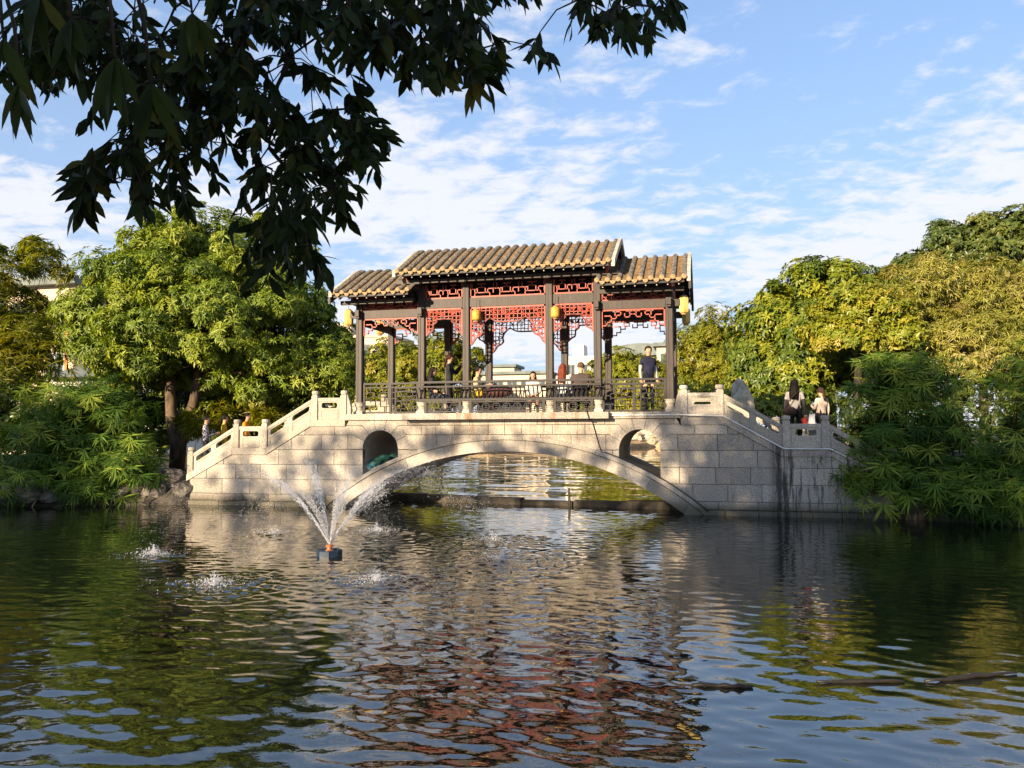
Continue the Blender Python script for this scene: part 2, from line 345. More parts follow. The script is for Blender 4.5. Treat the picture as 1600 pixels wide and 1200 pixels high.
for i in range(16):
    lam = 1.1*(3.2**wr.random()); k = 2*math.pi/lam; th = rad(90)+wr.normal(0, .5); Hh += back*.011/k*np.sin(k*(GX*math.cos(th)+GY*math.sin(th))+wr.random()*6.3+1.2*np.sin(GX*wr.uniform(.3, .9)+wr.random()*6))
for (sx, sy) in SPLASH+[FLOAT]:
    r = np.hypot(GX-sx, GY-sy); big = 1.0 if (sx, sy) != FLOAT else .5
    r = r+.10*np.sin(GX*2.3+GY*1.7+sx)+.07*np.sin(GX*4.1-GY*3.3+sy*2)
    Hh += big*(.006*np.sin(r*2*math.pi/.22)*np.exp(-r/.5)+.0035*np.sin(r*2*math.pi/.33+1)*np.exp(-r/1.3))
    for q in range(16): th = wr.random()*6.283; lam = wr.uniform(.13, .26); Hh += big*.0030*(lam/.2)*np.sin(2*math.pi/lam*(GX*math.cos(th)+GY*math.sin(th))+wr.random()*6)*np.exp(-(r/1.0)**2)
fade = np.clip(1-(GY-12)/60, .2, 1)*np.clip(1.0-(np.abs(GX)-16)/12, 0, 1)
Hh *= fade
nx, ny = len(WX), len(WY); ii = np.arange(nx*ny).reshape(ny, nx)
Fq = np.stack([ii[:-1, :-1], ii[:-1, 1:], ii[1:, 1:], ii[1:, :-1]], -1).reshape(-1, 4)
t = NT('water'); wv = t.coord('World', (1, 1.5, 1)); f1 = t.noise(wv, 8.5, 3, .5, .3); f2 = t.noise(wv, 17, 2, .5)
hh = t.math('ADD', f1, t.math('MULTIPLY', f2, .22)); sy_ = t.N('ShaderNodeSeparateXYZ'); t.l.new(t.N('ShaderNodeNewGeometry').outputs['Position'], sy_.inputs[0]); hh = t.math('MULTIPLY', hh, t.rng(sy_.outputs[1], -2, 8, 1, .5)); M_WATER = t.fin((.008, .0095, .0055), .006, t.bump(hh, .045, .02), .5); t.p.inputs['IOR'].default_value = 2.2
structure(link('water', np_mesh('water', np.stack([GX, GY, Hh], -1).reshape(-1, 3), Fq, M_WATER, smooth=True)))

# ------------------------------------------------------------------ stone bridge
WID = 2.9
bridge = empty('stone_bridge', (0, 1.45, 0), 'grey granite arch bridge with stepped balustrades and two round side openings', 'bridge')
RC, RI = -5.72, 7.2                       # centre height and inner radius of the main arch
RE, RO = 7.47, 7.57                       # voussoir ring and the thin moulding round it
HOLES = [(-3.32, 1.51, .49), (3.32, 1.51, .49)]
def top_line(x):                          # underside of the coping
    x = abs(x)
    P = [(0, 2.25), (4.2, 2.25), (4.28, 2.10), (5.29, 2.10), (6.58, 1.36), (7.61, 1.36), (9.0, .62)]
    for (a, za), (b, zb) in chain(P):
        if x <= b: return za+(zb-za)*(x-a)/(b-a)
    return .62
TOPP = [(-8.9, top_line(8.9)), (-7.61, 1.36), (-6.58, 1.36), (-5.29, 2.10), (-4.28, 2.10), (-4.2, 2.25), (4.2, 2.25), (4.28, 2.10), (5.29, 2.10), (6.58, 1.36), (7.61, 1.36), (8.9, top_line(8.9))]
def arc(r, x0, x1, n=48): return [(x0+(x1-x0)*i/n, RC+math.sqrt(max(r*r-(x0+(x1-x0)*i/n)**2, 0))) for i in range(n+1)]
def hole_line(h, n=20, dr=0.0):
    cx, cz, r = h; r += dr; return [(cx-r, .4)]+[(cx-r*math.cos(math.pi*i/n), cz+r*math.sin(math.pi*i/n)) for i in range(n+1)]+[(cx+r, .4)]
def in_hole(x, z, dr=0.0):
    for cx, cz, r in HOLES:
        r += dr
        if (z > cz and math.hypot(x-cx, z-cz) < r) or (z <= cz and abs(x-cx) < r): return True
    return False
def in_wall(x, z, r=RO): return z < top_line(x) and abs(x) < 8.9 and x*x+(z-RC)**2 > r*r and not in_hole(x, z)
CURVES = chain(arc(RO, -4.98, 4.98, 60))+chain(TOPP)+[s for h in HOLES for s in chain(hole_line(h))]
# mortar-dark core, with the vault and the side openings running through it
core_seg = chain(TOPP)+[((-8.9, TOPP[0][1]), (-8.9, -.6)), ((8.9, TOPP[0][1]), (8.9, -.6)), ((-8.9, -.6), (-4.98, -.6)), ((8.9, -.6), (4.98, -.6))]
xi = math.sqrt(RI**2-(RC+.6)**2)
core_seg += chain(arc(RI, -xi, xi, 60))+[((-4.98, -.6), (-xi, -.6)), ((4.98, -.6), (xi, -.6))]+[s for h in HOLES for s in chain(hole_line(h))]+chain(arc(RO, -4.98, 4.98, 60))
def in_core(x, z):
    r2 = x*x+(z-RC)**2
    return z < top_line(x) and abs(x) < 8.9 and r2 > RI*RI and not (in_hole(x, z) and r2 > RO*RO)
mb = MB().plate(cdt_tris(core_seg, in_core), .05, WID-.02)
build('core', mb, M_RING, bridge)
COURSES = [(-.5, .115), (.125, .31), (.31, .71), (.71, 1.10), (1.10, 1.50), (1.50, 1.88), (1.88, 2.12), (2.12, 2.26)]
rr = random.Random(21); RINGH = .30
for ci, (z0, z1) in enumerate(COURSES):
    for sgn in (-1, 1):
        x = (0.0 if ci % 2 else .42); edges = [0.0] if ci % 2 else [0.0, .42]
        while x < 8.9: x = min(8.9, x+rr.uniform(.74, .92)); edges.append(x)
        if edges[-1]-edges[-2] < .3: edges.pop(-2)
        for a, b in chain(edges):
            j = .007; xa, xb = sorted((sgn*a, sgn*b)); xa += j; xb -= j; za, zb = z0+j, z1-j
            if ci == 0: za = -.5
            rect = [(xa, za), (xb, za), (xb, zb), (xa, zb)]
            segs = loop(rect)+[(p, q) for p, q in CURVES if max(p[0], q[0]) > xa-.1 and min(p[0], q[0]) < xb+.1 and max(p[1], q[1]) > za-.1 and min(p[1], q[1]) < zb+.1]
            for h in HOLES: segs += [(p, q) for p, q in chain(hole_line(h, 20, RINGH)) if max(p[0], q[0]) > xa-.1 and min(p[0], q[0]) < xb+.1 and max(p[1], q[1]) > za-.1 and min(p[1], q[1]) < zb+.1]
            T = cdt_tris(segs, lambda X, Z: xa < X < xb and za < Z < zb and in_wall(X, Z) and Z < top_line(X)-.003 and not (Z > 1.51 and in_hole(X, Z, RINGH+.003)))
            if not T: continue
            yo = -.075 if ci == 0 else rr.uniform(-.006, .006)
            build('stone_block', MB().plate(T, yo, .14), M_STONE, bridge, ((xa+xb)/2, 0, (za+zb)/2))
# radial stones round the side openings
for cx, cz, r in HOLES:
    nv = 7
    for k in range(nv):
        a0, a1 = math.pi*k/nv+.008, math.pi*(k+1)/nv-.008; q = [(cx+r*math.cos(a0+(a1-a0)*i/4), cz+r*math.sin(a0+(a1-a0)*i/4)) for i in range(5)]
        q2 = [(cx+(r+RINGH)*math.cos(a0+(a1-a0)*i/4), min(cz+(r+RINGH)*math.sin(a0+(a1-a0)*i/4), 2.245)) for i in range(5)]
        T = []
        for i in range(4): T += [[q[i], q2[i], q2[i+1]], [q[i], q2[i+1], q[i+1]]]
        build('arch_stone', MB().plate(T, -.004, .12), M_STONE, bridge, (cx, 0, cz))
# main ring of voussoirs and the moulding over it
def ring(r0, r1, y0, nseg, name):
    amax = math.acos((-.45-RC)/r1)
    for k in range(nseg):
        a0, a1 = -amax+2*amax*k/nseg, -amax+2*amax*(k+1)/nseg; g = .003/r0; a0 += g; a1 -= g; m = 6; T = []
        f = lambda r, a: (r*math.sin(a), RC+r*math.cos(a))
        for i in range(m):
            b0, b1 = a0+(a1-a0)*i/m, a0+(a1-a0)*(i+1)/m; T += [[f(r0, b0), f(r0, b1), f(r1, b1)], [f(r0, b0), f(r1, b1), f(r1, b0)]]
        T = [[t[0], t[1], t[2]] if (t[1][0]-t[0][0])*(t[2][1]-t[0][1])-(t[1][1]-t[0][1])*(t[2][0]-t[0][0]) > 0 else [t[0], t[2], t[1]] for t in T]
        build(name, MB().plate(T, y0, .16), M_RING, bridge, (f(r0, (a0+a1)/2)[0], 0, f(r0, (a0+a1)/2)[1]))
ring(RI-.012, RE-.008, -.05, 11, 'voussoir')
ring(RE+.006, RO, -.085, 13, 'moulding')
# deck slab stones: flush over the haunches, proud over the arch
xs = [-4.3, -3.45, -2.62, -1.75, -.88, 0, .88, 1.75, 2.62, 3.45, 4.3]
for a, b in chain(xs):
    pr = -.27 if abs(a+b)/2 < 2.62 else -.06
    build('slab_stone', MB().box(a+.003, b-.003, pr, WID-pr, 2.262, 2.42), M_STONE, bridge, ((a+b)/2, 0, 2.34))
# copings along the stairs, steps, balustrades on both sides
COP = [(4.303, 2.103, 5.30, 2.103), (5.303, 2.10, 6.585, 1.363), (6.59, 1.363, 7.62, 1.363), (7.623, 1.36, 8.99, .63)]
for sgn in (-1, 1):
    for x0, z0, x1, z1 in COP:
        for y0, y1 in ((-.03, .27), (WID-.27, WID+.03)):
            q = [(sgn*x0, z0), (sgn*x1, z1), (sgn*x1, z1+.17), (sgn*x0, z0+.17)]
            if sgn < 0: q = q[::-1]
            build('coping_stone', MB().plate([[q[0], q[1], q[2]], [q[0], q[2], q[3]]], y0, y1), M_RAIL if sgn < 0 else M_STONE, bridge, (sgn*(x0+x1)/2, (y0+y1)/2, z0))
    steps = []; x, z = 5.3, 2.25
    for k in range(5): steps.append((x+k*.257, x+(k+1)*.257, 2.25-(k+1)*.148))
    steps.append((6.585, 7.62, 1.51))
    for k in range(5): steps.append((7.62+k*.28, 7.62+(k+1)*.28, 1.51-(k+1)*.155))
    steps.append((4.303, 5.3, 2.262))
    for a, b, z in steps:
        q = sorted((sgn*a, sgn*b)); build('step', MB().box(q[0], q[1], .28, WID-.28, .3, z), M_RAIL, bridge, ((a+b)/2*sgn, 1.45, z))
def post_mb(h):
    mb = MB(); w = .083; mb.box(-w, w, -w, w, 0, h-.13); mb.box(-w+.02, w-.02, -w+.02, w-.02, h-.13, h-.10)
    mb.lathe([(.088, 0), (.10, .02), (.10, .075), (.085, .098), (.05, .10)], (0, 0, h-.10), 12); return mb.mesh('post', M_RAIL)
ME_POST = post_mb(.77)
def panel_mesh(x0, z0, x1, z1, slots):
    """a balustrade panel from (x0,z0) to (x1,z1) at its foot, sheared along the stair, with rounded slots cut through"""
    L = x1-x0; H_ = .57; sl = (z1-z0)/L
    def sh(p): return (p[0], p[1]+z0+(p[0]-x0)*sl)
    out = [(x0, 0), (x1, 0), (x1, H_), (x0, H_)]; holes = []
    for a, b in slots:
        lo, hi, r = .31, .455, .05; q = []
        for cx, cz, s0 in ((b-r, hi-r, 0), (a+r, hi-r, 90), (a+r, lo+r, 180), (b-r, lo+r, 270)):
            q += [(cx+r*math.cos(rad(s0+i*30)), cz+r*math.sin(rad(s0+i*30))) for i in range(4)]
        holes.append(q)
    T = cdt_tris(loop(out)+[s for h in holes for s in loop(h)], lambda x, y: 0 < y < H_ and x0 < x < x1 and not any(inpoly(x, y, h) for h in holes))
    mb = MB().plate([[sh(p) for p in t] for t in T], -.045, .045)
    q = [sh(p) for p in ((x0, H_-.075), (x1, H_-.075), (x1, H_+.012), (x0, H_+.012))]; mb.plate([[q[0], q[1], q[2]], [q[0], q[2], q[3]]], -.062, .062)
    for a, b in slots:                                 # raised frame of the lower field and the small pillar beside the slot
        for u0, u1, v0, v1 in ((a-.02, b+.02, .255, .285), (a-.02, b+.02, .02, .05), (a-.03, a+.01, .05, .255), (b-.01, b+.03, .05, .255)):
            q = [sh(p) for p in ((u0, v0), (u1, v0), (u1, v1), (u0, v1))]; mb.plate([[q[0], q[1], q[2]], [q[0], q[2], q[3]]], -.056, -.044)
    return mb
for sgn in (-1, 1):
    for y in (.10, WID-.10):
        for x, z in ((4.37, 2.275), (5.20, 2.275), (6.67, 1.533), (7.52, 1.533), (8.92, .78)):
            link('post', ME_POST, bridge, (sgn*x, y, z))
        def pan(xa, za, xb, zb, slots):
            if sgn < 0: xa, za, xb, zb = -xb, zb, -xa, za; slots = [(-b, -a) for a, b in slots]
            mb = panel_mesh(xa, za, xb, zb, slots); mb.v = [(vx, vy+y, vz) for vx, vy, vz in mb.v]
            build('panel', mb, M_RAIL, bridge, ((xa+xb)/2, y, (za+zb)/2))
        pan(4.455, 2.275, 5.115, 2.275, [(4.56, 5.01)])
        pan(5.285, 2.25, 6.585, 1.515, [(5.36, 5.86), (6.01, 6.51)])
        pan(6.755, 1.533, 7.435, 1.533, [(6.86, 7.33)])
        pan(7.605, 1.51, 8.835, .80, [(7.68, 8.15), (8.29, 8.76)])
        # drum stone between the pavilion and the first post
        q = [(4.175, 0), (4.283, 0), (4.283, .52), (4.26, .5), (4.24, .42), (4.21, .36), (4.19, .25), (4.175, .2)]
        q = [(sgn*a, 2.42+b) for a, b in q]; q = q if sgn > 0 else q[::-1]
        build('drum_stone', MB().plate([[q[0], q[i], q[i+1]] for i in range(1, len(q)-1)], y-.05, y+.05), M_RAIL, bridge, (sgn*4.2, y, 2.42))
# utilities on the right-hand face
pp = [(2.35, -.11, 2.34), (4.30, -.075, 2.34), (5.28, -.05, 2.30), (6.60, -.05, 1.545), (7.60, -.05, 1.54), (8.9, -.05, .85)]
tag(build('conduit_pipe', MB().tube(pp, .017, 8), M_PIPE, None, pp[0], True), 'thin white conduit pipe running along the bridge coping beside the stairs', 'pipe')
cp = [(2.1, -.30, 2.44), (2.16, -.30, 2.25), (2.2, -.02, 2.18), (2.36, -.02, 1.6), (2.42, -.02, 1.45)]
cp += [(x, -.10, RC+math.sqrt((RO+.03)**2-x*x)) for x in np.linspace(2.55, 4.9, 12)]
tag(build('power_cable', MB().tube(cp, .012, 6), M_CABLE, None, cp[0], True), 'black cable hanging down from the slab and following the arch moulding', 'cable')
# weir wall under the arch with an iron stake
mb = MB(); a = Vector((-4.3, 2.35, 0)); b = Vector((4.4, 1.15, 0)); d = (b-a)/6
for k in range(6):
    p, q = a+d*k, a+d*(k+1); nrm = Vector((-d.y, d.x, 0)).normalized()*.16; h = (.21, .19, .17, .12, .15, .19)[k]; w = (1, .9, 1.1, .8, 1.05, 1.3)[k]
    mb.add([(v.x, v.y, -.6) for v in (p-nrm*w, q-nrm*w, q+nrm*w, p+nrm*w)]+[(v.x, v.y, h) for v in (p-nrm*w*.85, q-nrm*w*.85, q+nrm*w*.85, p+nrm*w*.85)], [(4, 5, 6, 7), (0, 1, 5, 4), (1, 2, 6, 5), (2, 3, 7, 6), (3, 0, 4, 7)])
tag(build('weir_wall', mb, M_CONC, None, (0, 1.75, 0)), 'low dark concrete weir crossing the water under the arch', 'weir')
s0 = Vector((1.38, 1.30, -.5)); tag(build('stake', MB().tube([s0, s0+Vector((.02, 0, .6)), s0+Vector((.0, .01, .98))], [.035, .033, .03], 7), M_DRIFT, None, s0), 'short dark stake standing in the water at the weir', 'stake')
# rubbish stuffed in the left opening
rr = random.Random(4); nb = MB()
for k in range(16):
    c = (-3.36+rr.uniform(-.25, .4), .22+rr.uniform(0, .35), 1.16+rr.uniform(-.08, .14)-.05*0); nb.ball(c, (rr.uniform(.1, .17), .11, rr.uniform(.05, .09)), 9, 6)
nb.v = [(x+rr.uniform(-.014, .014), y+rr.uniform(-.014, .014), z+rr.uniform(-.014, .014)) for x, y, z in nb.v]
tag(build('net_bundle', nb, M_NET, None, (-3.3, .4, 1.0)), 'crumpled green netting stuffed into the round bridge opening', 'netting')
nb = MB()
for k in range(9): nb.ball((-3.62+rr.uniform(-.12, .1), .16+rr.uniform(0, .2), 1.08+rr.uniform(-.12, .1)), (rr.uniform(.06, .11), .08, rr.uniform(.05, .09)), 9, 6)
nb.v = [(x+rr.uniform(-.016, .016), y+rr.uniform(-.016, .016), z+rr.uniform(-.016, .016)) for x, y, z in nb.v]
tag(build('plastic_sheet', nb, M_TEAL, None, (-3.62, .2, 1.0)), 'teal plastic sheet bundled beside the netting in the bridge opening', 'sheet')
nb = MB()
for k in range(7):
    a = k*.05; nb.tube([(-3.72+a, .10, .86+a*.4), (-3.55+a, .06+.01*k, 1.0+a*.35), (-3.38+a, .08, 1.08+a*.2), (-3.15+a*.6, .15, 1.10)], .014, 6)
tag(build('hose_coil', nb, M_HOSE, None, (-3.5, .1, .9), True), 'cream hose looped in front of the netting in the bridge opening', 'hose')
# ------------------------------------------------------------------ pavilion on the bridge
pav = empty('pavilion', (0, 1.45, 2.42), 'dark timber roofed pavilion with red lattice standing on the arch bridge', 'pavilion')
CX = [-4.05, -2.30, -1.09, 1.09, 2.30, 4.05]; YF, YB = .35, 2.55; FL = 2.42
mb = MB()
mb.box(-.125, .125, -.125, .125, 0, .07)
def sqring(prof):
    V = []; 
    for r, z in prof: V += [(-r, -r, z), (r, -r, z), (r, r, z), (-r, r, z)]
    F_ = [(i*4+k, i*4+(k+1) % 4, i*4+4+(k+1) % 4, i*4+4+k) for i in range(len(prof)-1) for k in range(4)]+[(3, 2, 1, 0), tuple(len(V)-4+k for k in range(4))]
    return V, F_
mb.lathe([(.125, .07), (.118, .10), (.092, .125), (.095, .17), (.122, .215), (.128, .25), (.118, .275), (.145, .285), (.145, .305)], n=16)
ME_PED = mb.mesh('pedestal', M_RAIL)
def col_mesh(h):
    mb = MB(); w = .092; c = .018
    P = [(-w+c, -w), (-.022, -w), (-.022, -w+.012), (.022, -w+.012), (.022, -w), (w-c, -w), (w, -w+c), (w, -.022), (w-.012, -.022), (w-.012, .022), (w, .022), (w, w-c), (w-c, w), (-w+c, w), (-w, w-c), (-w, .022), (-w+.012, .022), (-w+.012, -.022), (-w, -.022), (-w, -w+c)]
    n = len(P); mb.add([(x, y, 0) for x, y in P]+[(x, y, h) for x, y in P], [(i, (i+1) % n, n+(i+1) % n, n+i) for i in range(n)]); mb.box(-w+.02, w-.02, -w+.02, w-.02, h-.003, h+.02)
    return mb.mesh('column', M_WOOD)
ME_C1, ME_C2 = col_mesh(5.47-2.725), col_mesh(5.88-2.725)
for x in CX:
    for y in (YF, YB):
        link('pedestal', ME_PED, pav, (x, y, FL)); link('column', ME_C2 if abs(x) < 3 else ME_C1, pav, (x, y, FL+.305))
def part(name, mb, mat, loc=None, parent=None): return build(name, mb, mat, parent or pav, loc or (0, 1.45, 2.42))
HW = .093
for y in (YF, YB):
    for a, b in chain(CX):
        main = abs(a+b)/2 < 2.5
        z0, z1 = (5.16, 5.40) if main else (4.96, 5.17)
        part('tie_beam', MB().box(a+HW, b-HW, y-.05, y+.05, z0, z1), M_WOOD, ((a+b)/2, y, z0))
    s = -1 if y == YF else 1
    part('eave_beam', MB().box(-2.86, 2.86, y+s*.37-.06, y+s*.37+.06, 5.765, 5.865), M_WOOD, (0, y, 5.8))
    for q in (-1, 1):
        part('eave_beam', MB().box(min(q*2.40, q*4.42), max(q*2.40, q*4.42), y+s*.37-.06, y+s*.37+.06, 5.295, 5.395), M_WOOD, (q*3.4, y, 5.33))
        for x in (q*2.30, q*4.05):
            mb = MB().box(x-.055, x+.055, min(y+s*.094, y+s*.24), max(y+s*.094, y+s*.24), 5.0, 5.17); mb.box(x-.045, x+.045, min(y+s*.094, y+s*.2), max(y+s*.094, y+s*.2), 4.955, 5.0)
            part('beam_end', mb, M_WOOD, (x, y, 5.0))
        mb = MB().box(min(q*4.145, q*4.38), max(q*4.145, q*4.38), y-.05, y+.05, 4.98, 5.15); part('beam_end', mb, M_WOOD, (q*4.2, y, 5.0))
for x in CX:                                                  # cross beams carrying the roof
    zt = 5.88 if abs(x) < 3 else 5.42
    part('cross_beam', MB().box(x-.07, x+.07, YF-.45, YB+.45, zt-.13, zt-.012), M_DARKWOOD, (x, 1.45, zt-.1))
    part('cross_beam', MB().box(x-.06, x+.06, YF+HW, YB-HW, zt-.62, zt-.42), M_DARKWOOD, (x, 1.45, zt-.5))
# --- lattices
def lat(name, x0, x1, z0, z1, segs, y, w=.026, frame=.036, extra=None):
    mb = MB(); d = .022
    for s_ in segs: mb.bar(s_[0], s_[1], w, y-d, y+d, w*.5)
    if frame:
        for a, b in extra or []: mb.bar(a, b, frame, y-.03, y+.03, frame*.5)
    return part(name, mb, M_RED, ((x0+x1)/2, y, z0))
def frieze(x0, x1, z0, z1, y):
    W_, H_ = x1-x0, z1-z0; n = max(1, round(W_/.62)); c = W_/n; S = []
    for k in range(n):
        a = x0+k*c; h = lambda u, v: (a+u*c, z0+v*H_)
        S += [(h(.08, .62), h(.08, 1)), (h(.08, .62), h(.28, .62)), (h(.2, .0), h(.2, .62)), (h(.2, .34), h(.8, .34)), (h(.3, .34), h(.3, .72)), (h(.3, .72), h(.62, .72)), (h(.46, .72), h(.46, 1)), (h(.62, .34), h(.62, .72)), (h(.8, 0), h(.8, .34)), (h(.72, .34), h(.72, .62)), (h(.72, .62), h(.94, .62)), (h(.94, .34), h(.94, 1)), (h(.32, .97), h(.62, .97)), (h(0, .62), h(.08, .62)), (h(.94, .62), h(1, .62))]
    ex = [((x0+.016, z0+.016), (x1-.016, z0+.016)), ((x0+.016, z0), (x0+.016, z1)), ((x1-.016, z0), (x1-.016, z1))]
    lat('frieze_lattice', x0, x1, z0, z1, S, y, .022, .04, ex)
def smooth(P, n=5):
    out = []
    for i in range(len(P)-1):
        p0, p1, p2, p3 = P[max(i-1, 0)], P[i], P[i+1], P[min(i+2, len(P)-1)]
        for k in range(n):
            t = k/n; out.append(tuple(.5*((2*p1[j])+(-p0[j]+p2[j])*t+(2*p0[j]-5*p1[j]+4*p2[j]-p3[j])*t*t+(-p0[j]+3*p1[j]-3*p2[j]+p3[j])*t**3) for j in (0, 1)))
    return out+[P[-1]]
def hanging(x0, x1, z1, half, y, seed):
    """carved hanging lattice: half = list of (distance from the post, drop) from the post to the middle"""
    xm = (x0+x1)/2; left = [(x0+a, z1-b) for a, b in half]; right = [(x1-a, z1-b) for a, b in half][::-1]
    low = smooth(left+right[1 if abs(left[-1][0]-right[0][0]) < 1e-6 else 0:], 4)
    def zl(x):
        for p, q in chain(low):
            if p[0] <= x <= q[0] and q[0] > p[0]: return p[1]+(q[1]-p[1])*(x-p[0])/(q[0]-p[0])
        return z1
    S = []; g = .105; x = x0+g
    while x < x1-.04: S.append(((x, zl(x)), (x, z1-.02))); x += g
    z = z1-g
    while z > z1-1.0:
        run = None; X = np.linspace(x0+.02, x1-.02, 90)
        for x in X:
            ok = zl(x) < z
            if ok and run is None: run = x
            if (not ok or x == X[-1]) and run is not None:
                if x-run > .05: S.append(((run, z), (x, z)))
                run = None
        z -= g
    mb = MB(); d = .018
    for a, b in S: mb.bar(a, b, .017, y-d, y+d)
    for p, q in chain(low): mb.bar(p, q, .036, y-.03, y+.03, .006)
    for a, b in (((x0, z1-.02), (x1, z1-.02)), ((x0+.018, low[0][1]), (x0+.018, z1)), ((x1-.018, low[-1][1]), (x1-.018, z1))): mb.bar(a, b, .052, y-.031, y+.031)
    r2 = random.Random(seed)                                  # carved vines: curling stems and leaves over the grid
    for k in range(int((x1-x0)*80)):
        x = r2.uniform(x0+.05, x1-.05); zz = z1-.05-abs(r2.gauss(0, .25)); e = zl(x)
        if r2.random() < .4:
            x = r2.choice([x0+r2.uniform(.04, .3), x1-r2.uniform(.04, .3)]); e = zl(x); zz = r2.uniform(e+.04, z1-.04)
        if zz < e+.03: continue
        a = r2.uniform(0, 6.28); L = r2.uniform(.06, .13); w = L*.42; c, s_ = math.cos(a), math.sin(a); yy = y-.026-r2.uniform(0, .006)
        V = [(x+c*u*L-s_*v*w, yy+(.012 if abs(v) > .1 else 0), zz+s_*u*L+c*v*w) for u, v in ((-.5, 0), (-.1, -.5), (.5, 0), (-.1, .5), (-.1, 0))]
        if min(q[2] for q in V) < e or max(q[2] for q in V) > z1 or min(q[0] for q in V) < x0 or max(q[0] for q in V) > x1: continue
        mb.add(V, [(0, 1, 4), (1, 2, 4), (2, 3, 4), (3, 0, 4), (3, 2, 1, 0)])
    part('hanging_lattice', mb, M_RED, (xm, y, z1))
def meander(x0, x1, z1, y):
    W_ = x1-x0; S = []; h = lambda u, v: (x0+u*W_, z1-v)
    for m in (lambda u: u, lambda u: 1-u):
        g = lambda u, v: h(m(u), v)
        S += [(g(.02, .40), g(.09, .40)), (g(.09, .40), g(.09, .32)), (g(.09, .32), g(.16, .32)), (g(.16, .32), g(.16, .16)), (g(.16, .16), g(.06, .16)), (g(.16, .23), g(.24, .23)), (g(.24, .23), g(.24, .15)), (g(.24, .15), g(.31, .15)), (g(.31, .15), g(.31, .06)), (g(.22, .06), g(.31, .06)), (g(.22, .06), g(.22, .15)),
              (g(.37, .12), g(.37, .20)), (g(.37, .20), g(.45, .20)), (g(.45, .20), g(.45, .05)), (g(.40, .05), g(.5, .05)), (g(.45, .13), g(.5, .13))]
    ex = [((x0, z1-.02), (x1, z1-.02)), ((x0+.018, z1-.44), (x0+.018, z1)), ((x1-.018, z1-.44), (x1-.018, z1))]
    lat('corner_lattice', x0, x1, z1, z1, S, y, .026, .04, ex)
CEN = [(0, .98), (.07, .93), (.16, .80), (.27, .74), (.33, .66), (.31, .55), (.36, .43), (.45, .34), (.53, .30), (.60, .33), (.70, .38), (.85, .40), (.997, .40)]
NAR = [(0, .72), (.09, .64), (.19, .58), (.21, .50), (.22, .42), (.30, .35), (.33, .29), (.44, .28), (.512, .28)]
for i, y in enumerate((YF, YB)):
    frieze(-1.09+HW, 1.09-HW, 5.402, 5.76, y); hanging(-1.09+HW, 1.09-HW, 5.158, CEN, y, 5+i)
    for q in (-1, 1):
        a, b = sorted((q*1.09, q*2.30)); frieze(a+HW, b-HW, 5.402, 5.76, y); hanging(a+HW, b-HW, 5.158, NAR, y, 8+q+i*3)
        a, b = sorted((q*2.30, q*4.05)); frieze(a+HW, b-HW, 5.172, 5.33, y); meander(a+HW, b-HW, 4.958, y)
# --- railings in the outer bays and leaning bench backs in the middle
def railing(x0, x1, y):
    mb = MB(); xm = (x0+x1)/2; z0 = FL+.02; d = .02
    for z, w in ((FL+.80, .05), (FL+.70, .035), (z0+.02, .04)): mb.bar((x0, z), (x1, z), w, y-.03, y+.03)
    for x in (x0+.03, xm, x1-.03): mb.bar((x, FL), (x, FL+.80), .06, y-.032, y+.032)
    for a, b in ((x0+.06, xm-.03), (xm+.03, x1-.06)):
        W_ = b-a; h = lambda u, v: (a+u*W_, z0+.04+v*.62)
        for p, q in (((0, .82), (.4, .82)), ((.4, .82), (.4, .64)), ((.22, .64), (.85, .64)), ((.6, .64), (.6, .82)), ((.6, .82), (1, .82)), ((.22, .42), (.22, .64)), ((0, .56), (.22, .56)), ((.22, .46), (.8, .46)), ((.8, .46), (.8, .64)), ((.42, .46), (.42, .2)), ((0, .22), (.42, .22)), ((.2, 0), (.2, .22)), ((.62, .46), (.62, .22)), ((.62, .22), (1, .22)), ((.8, 0), (.8, .22)), ((.8, .52), (1, .52)), ((.22, .82), (.22, 1)), ((.74, .82), (.74, 1))):
            mb.bar(h(*p), h(*q), .02, y-d, y+d, .01)
    part('railing', mb, M_DARKWOOD, (xm, y, FL))
for q in (-1, 1):
    for y in (YF, YB):
        a, b = sorted((q*2.30, q*4.05)); railing(a+HW, b-HW, y)
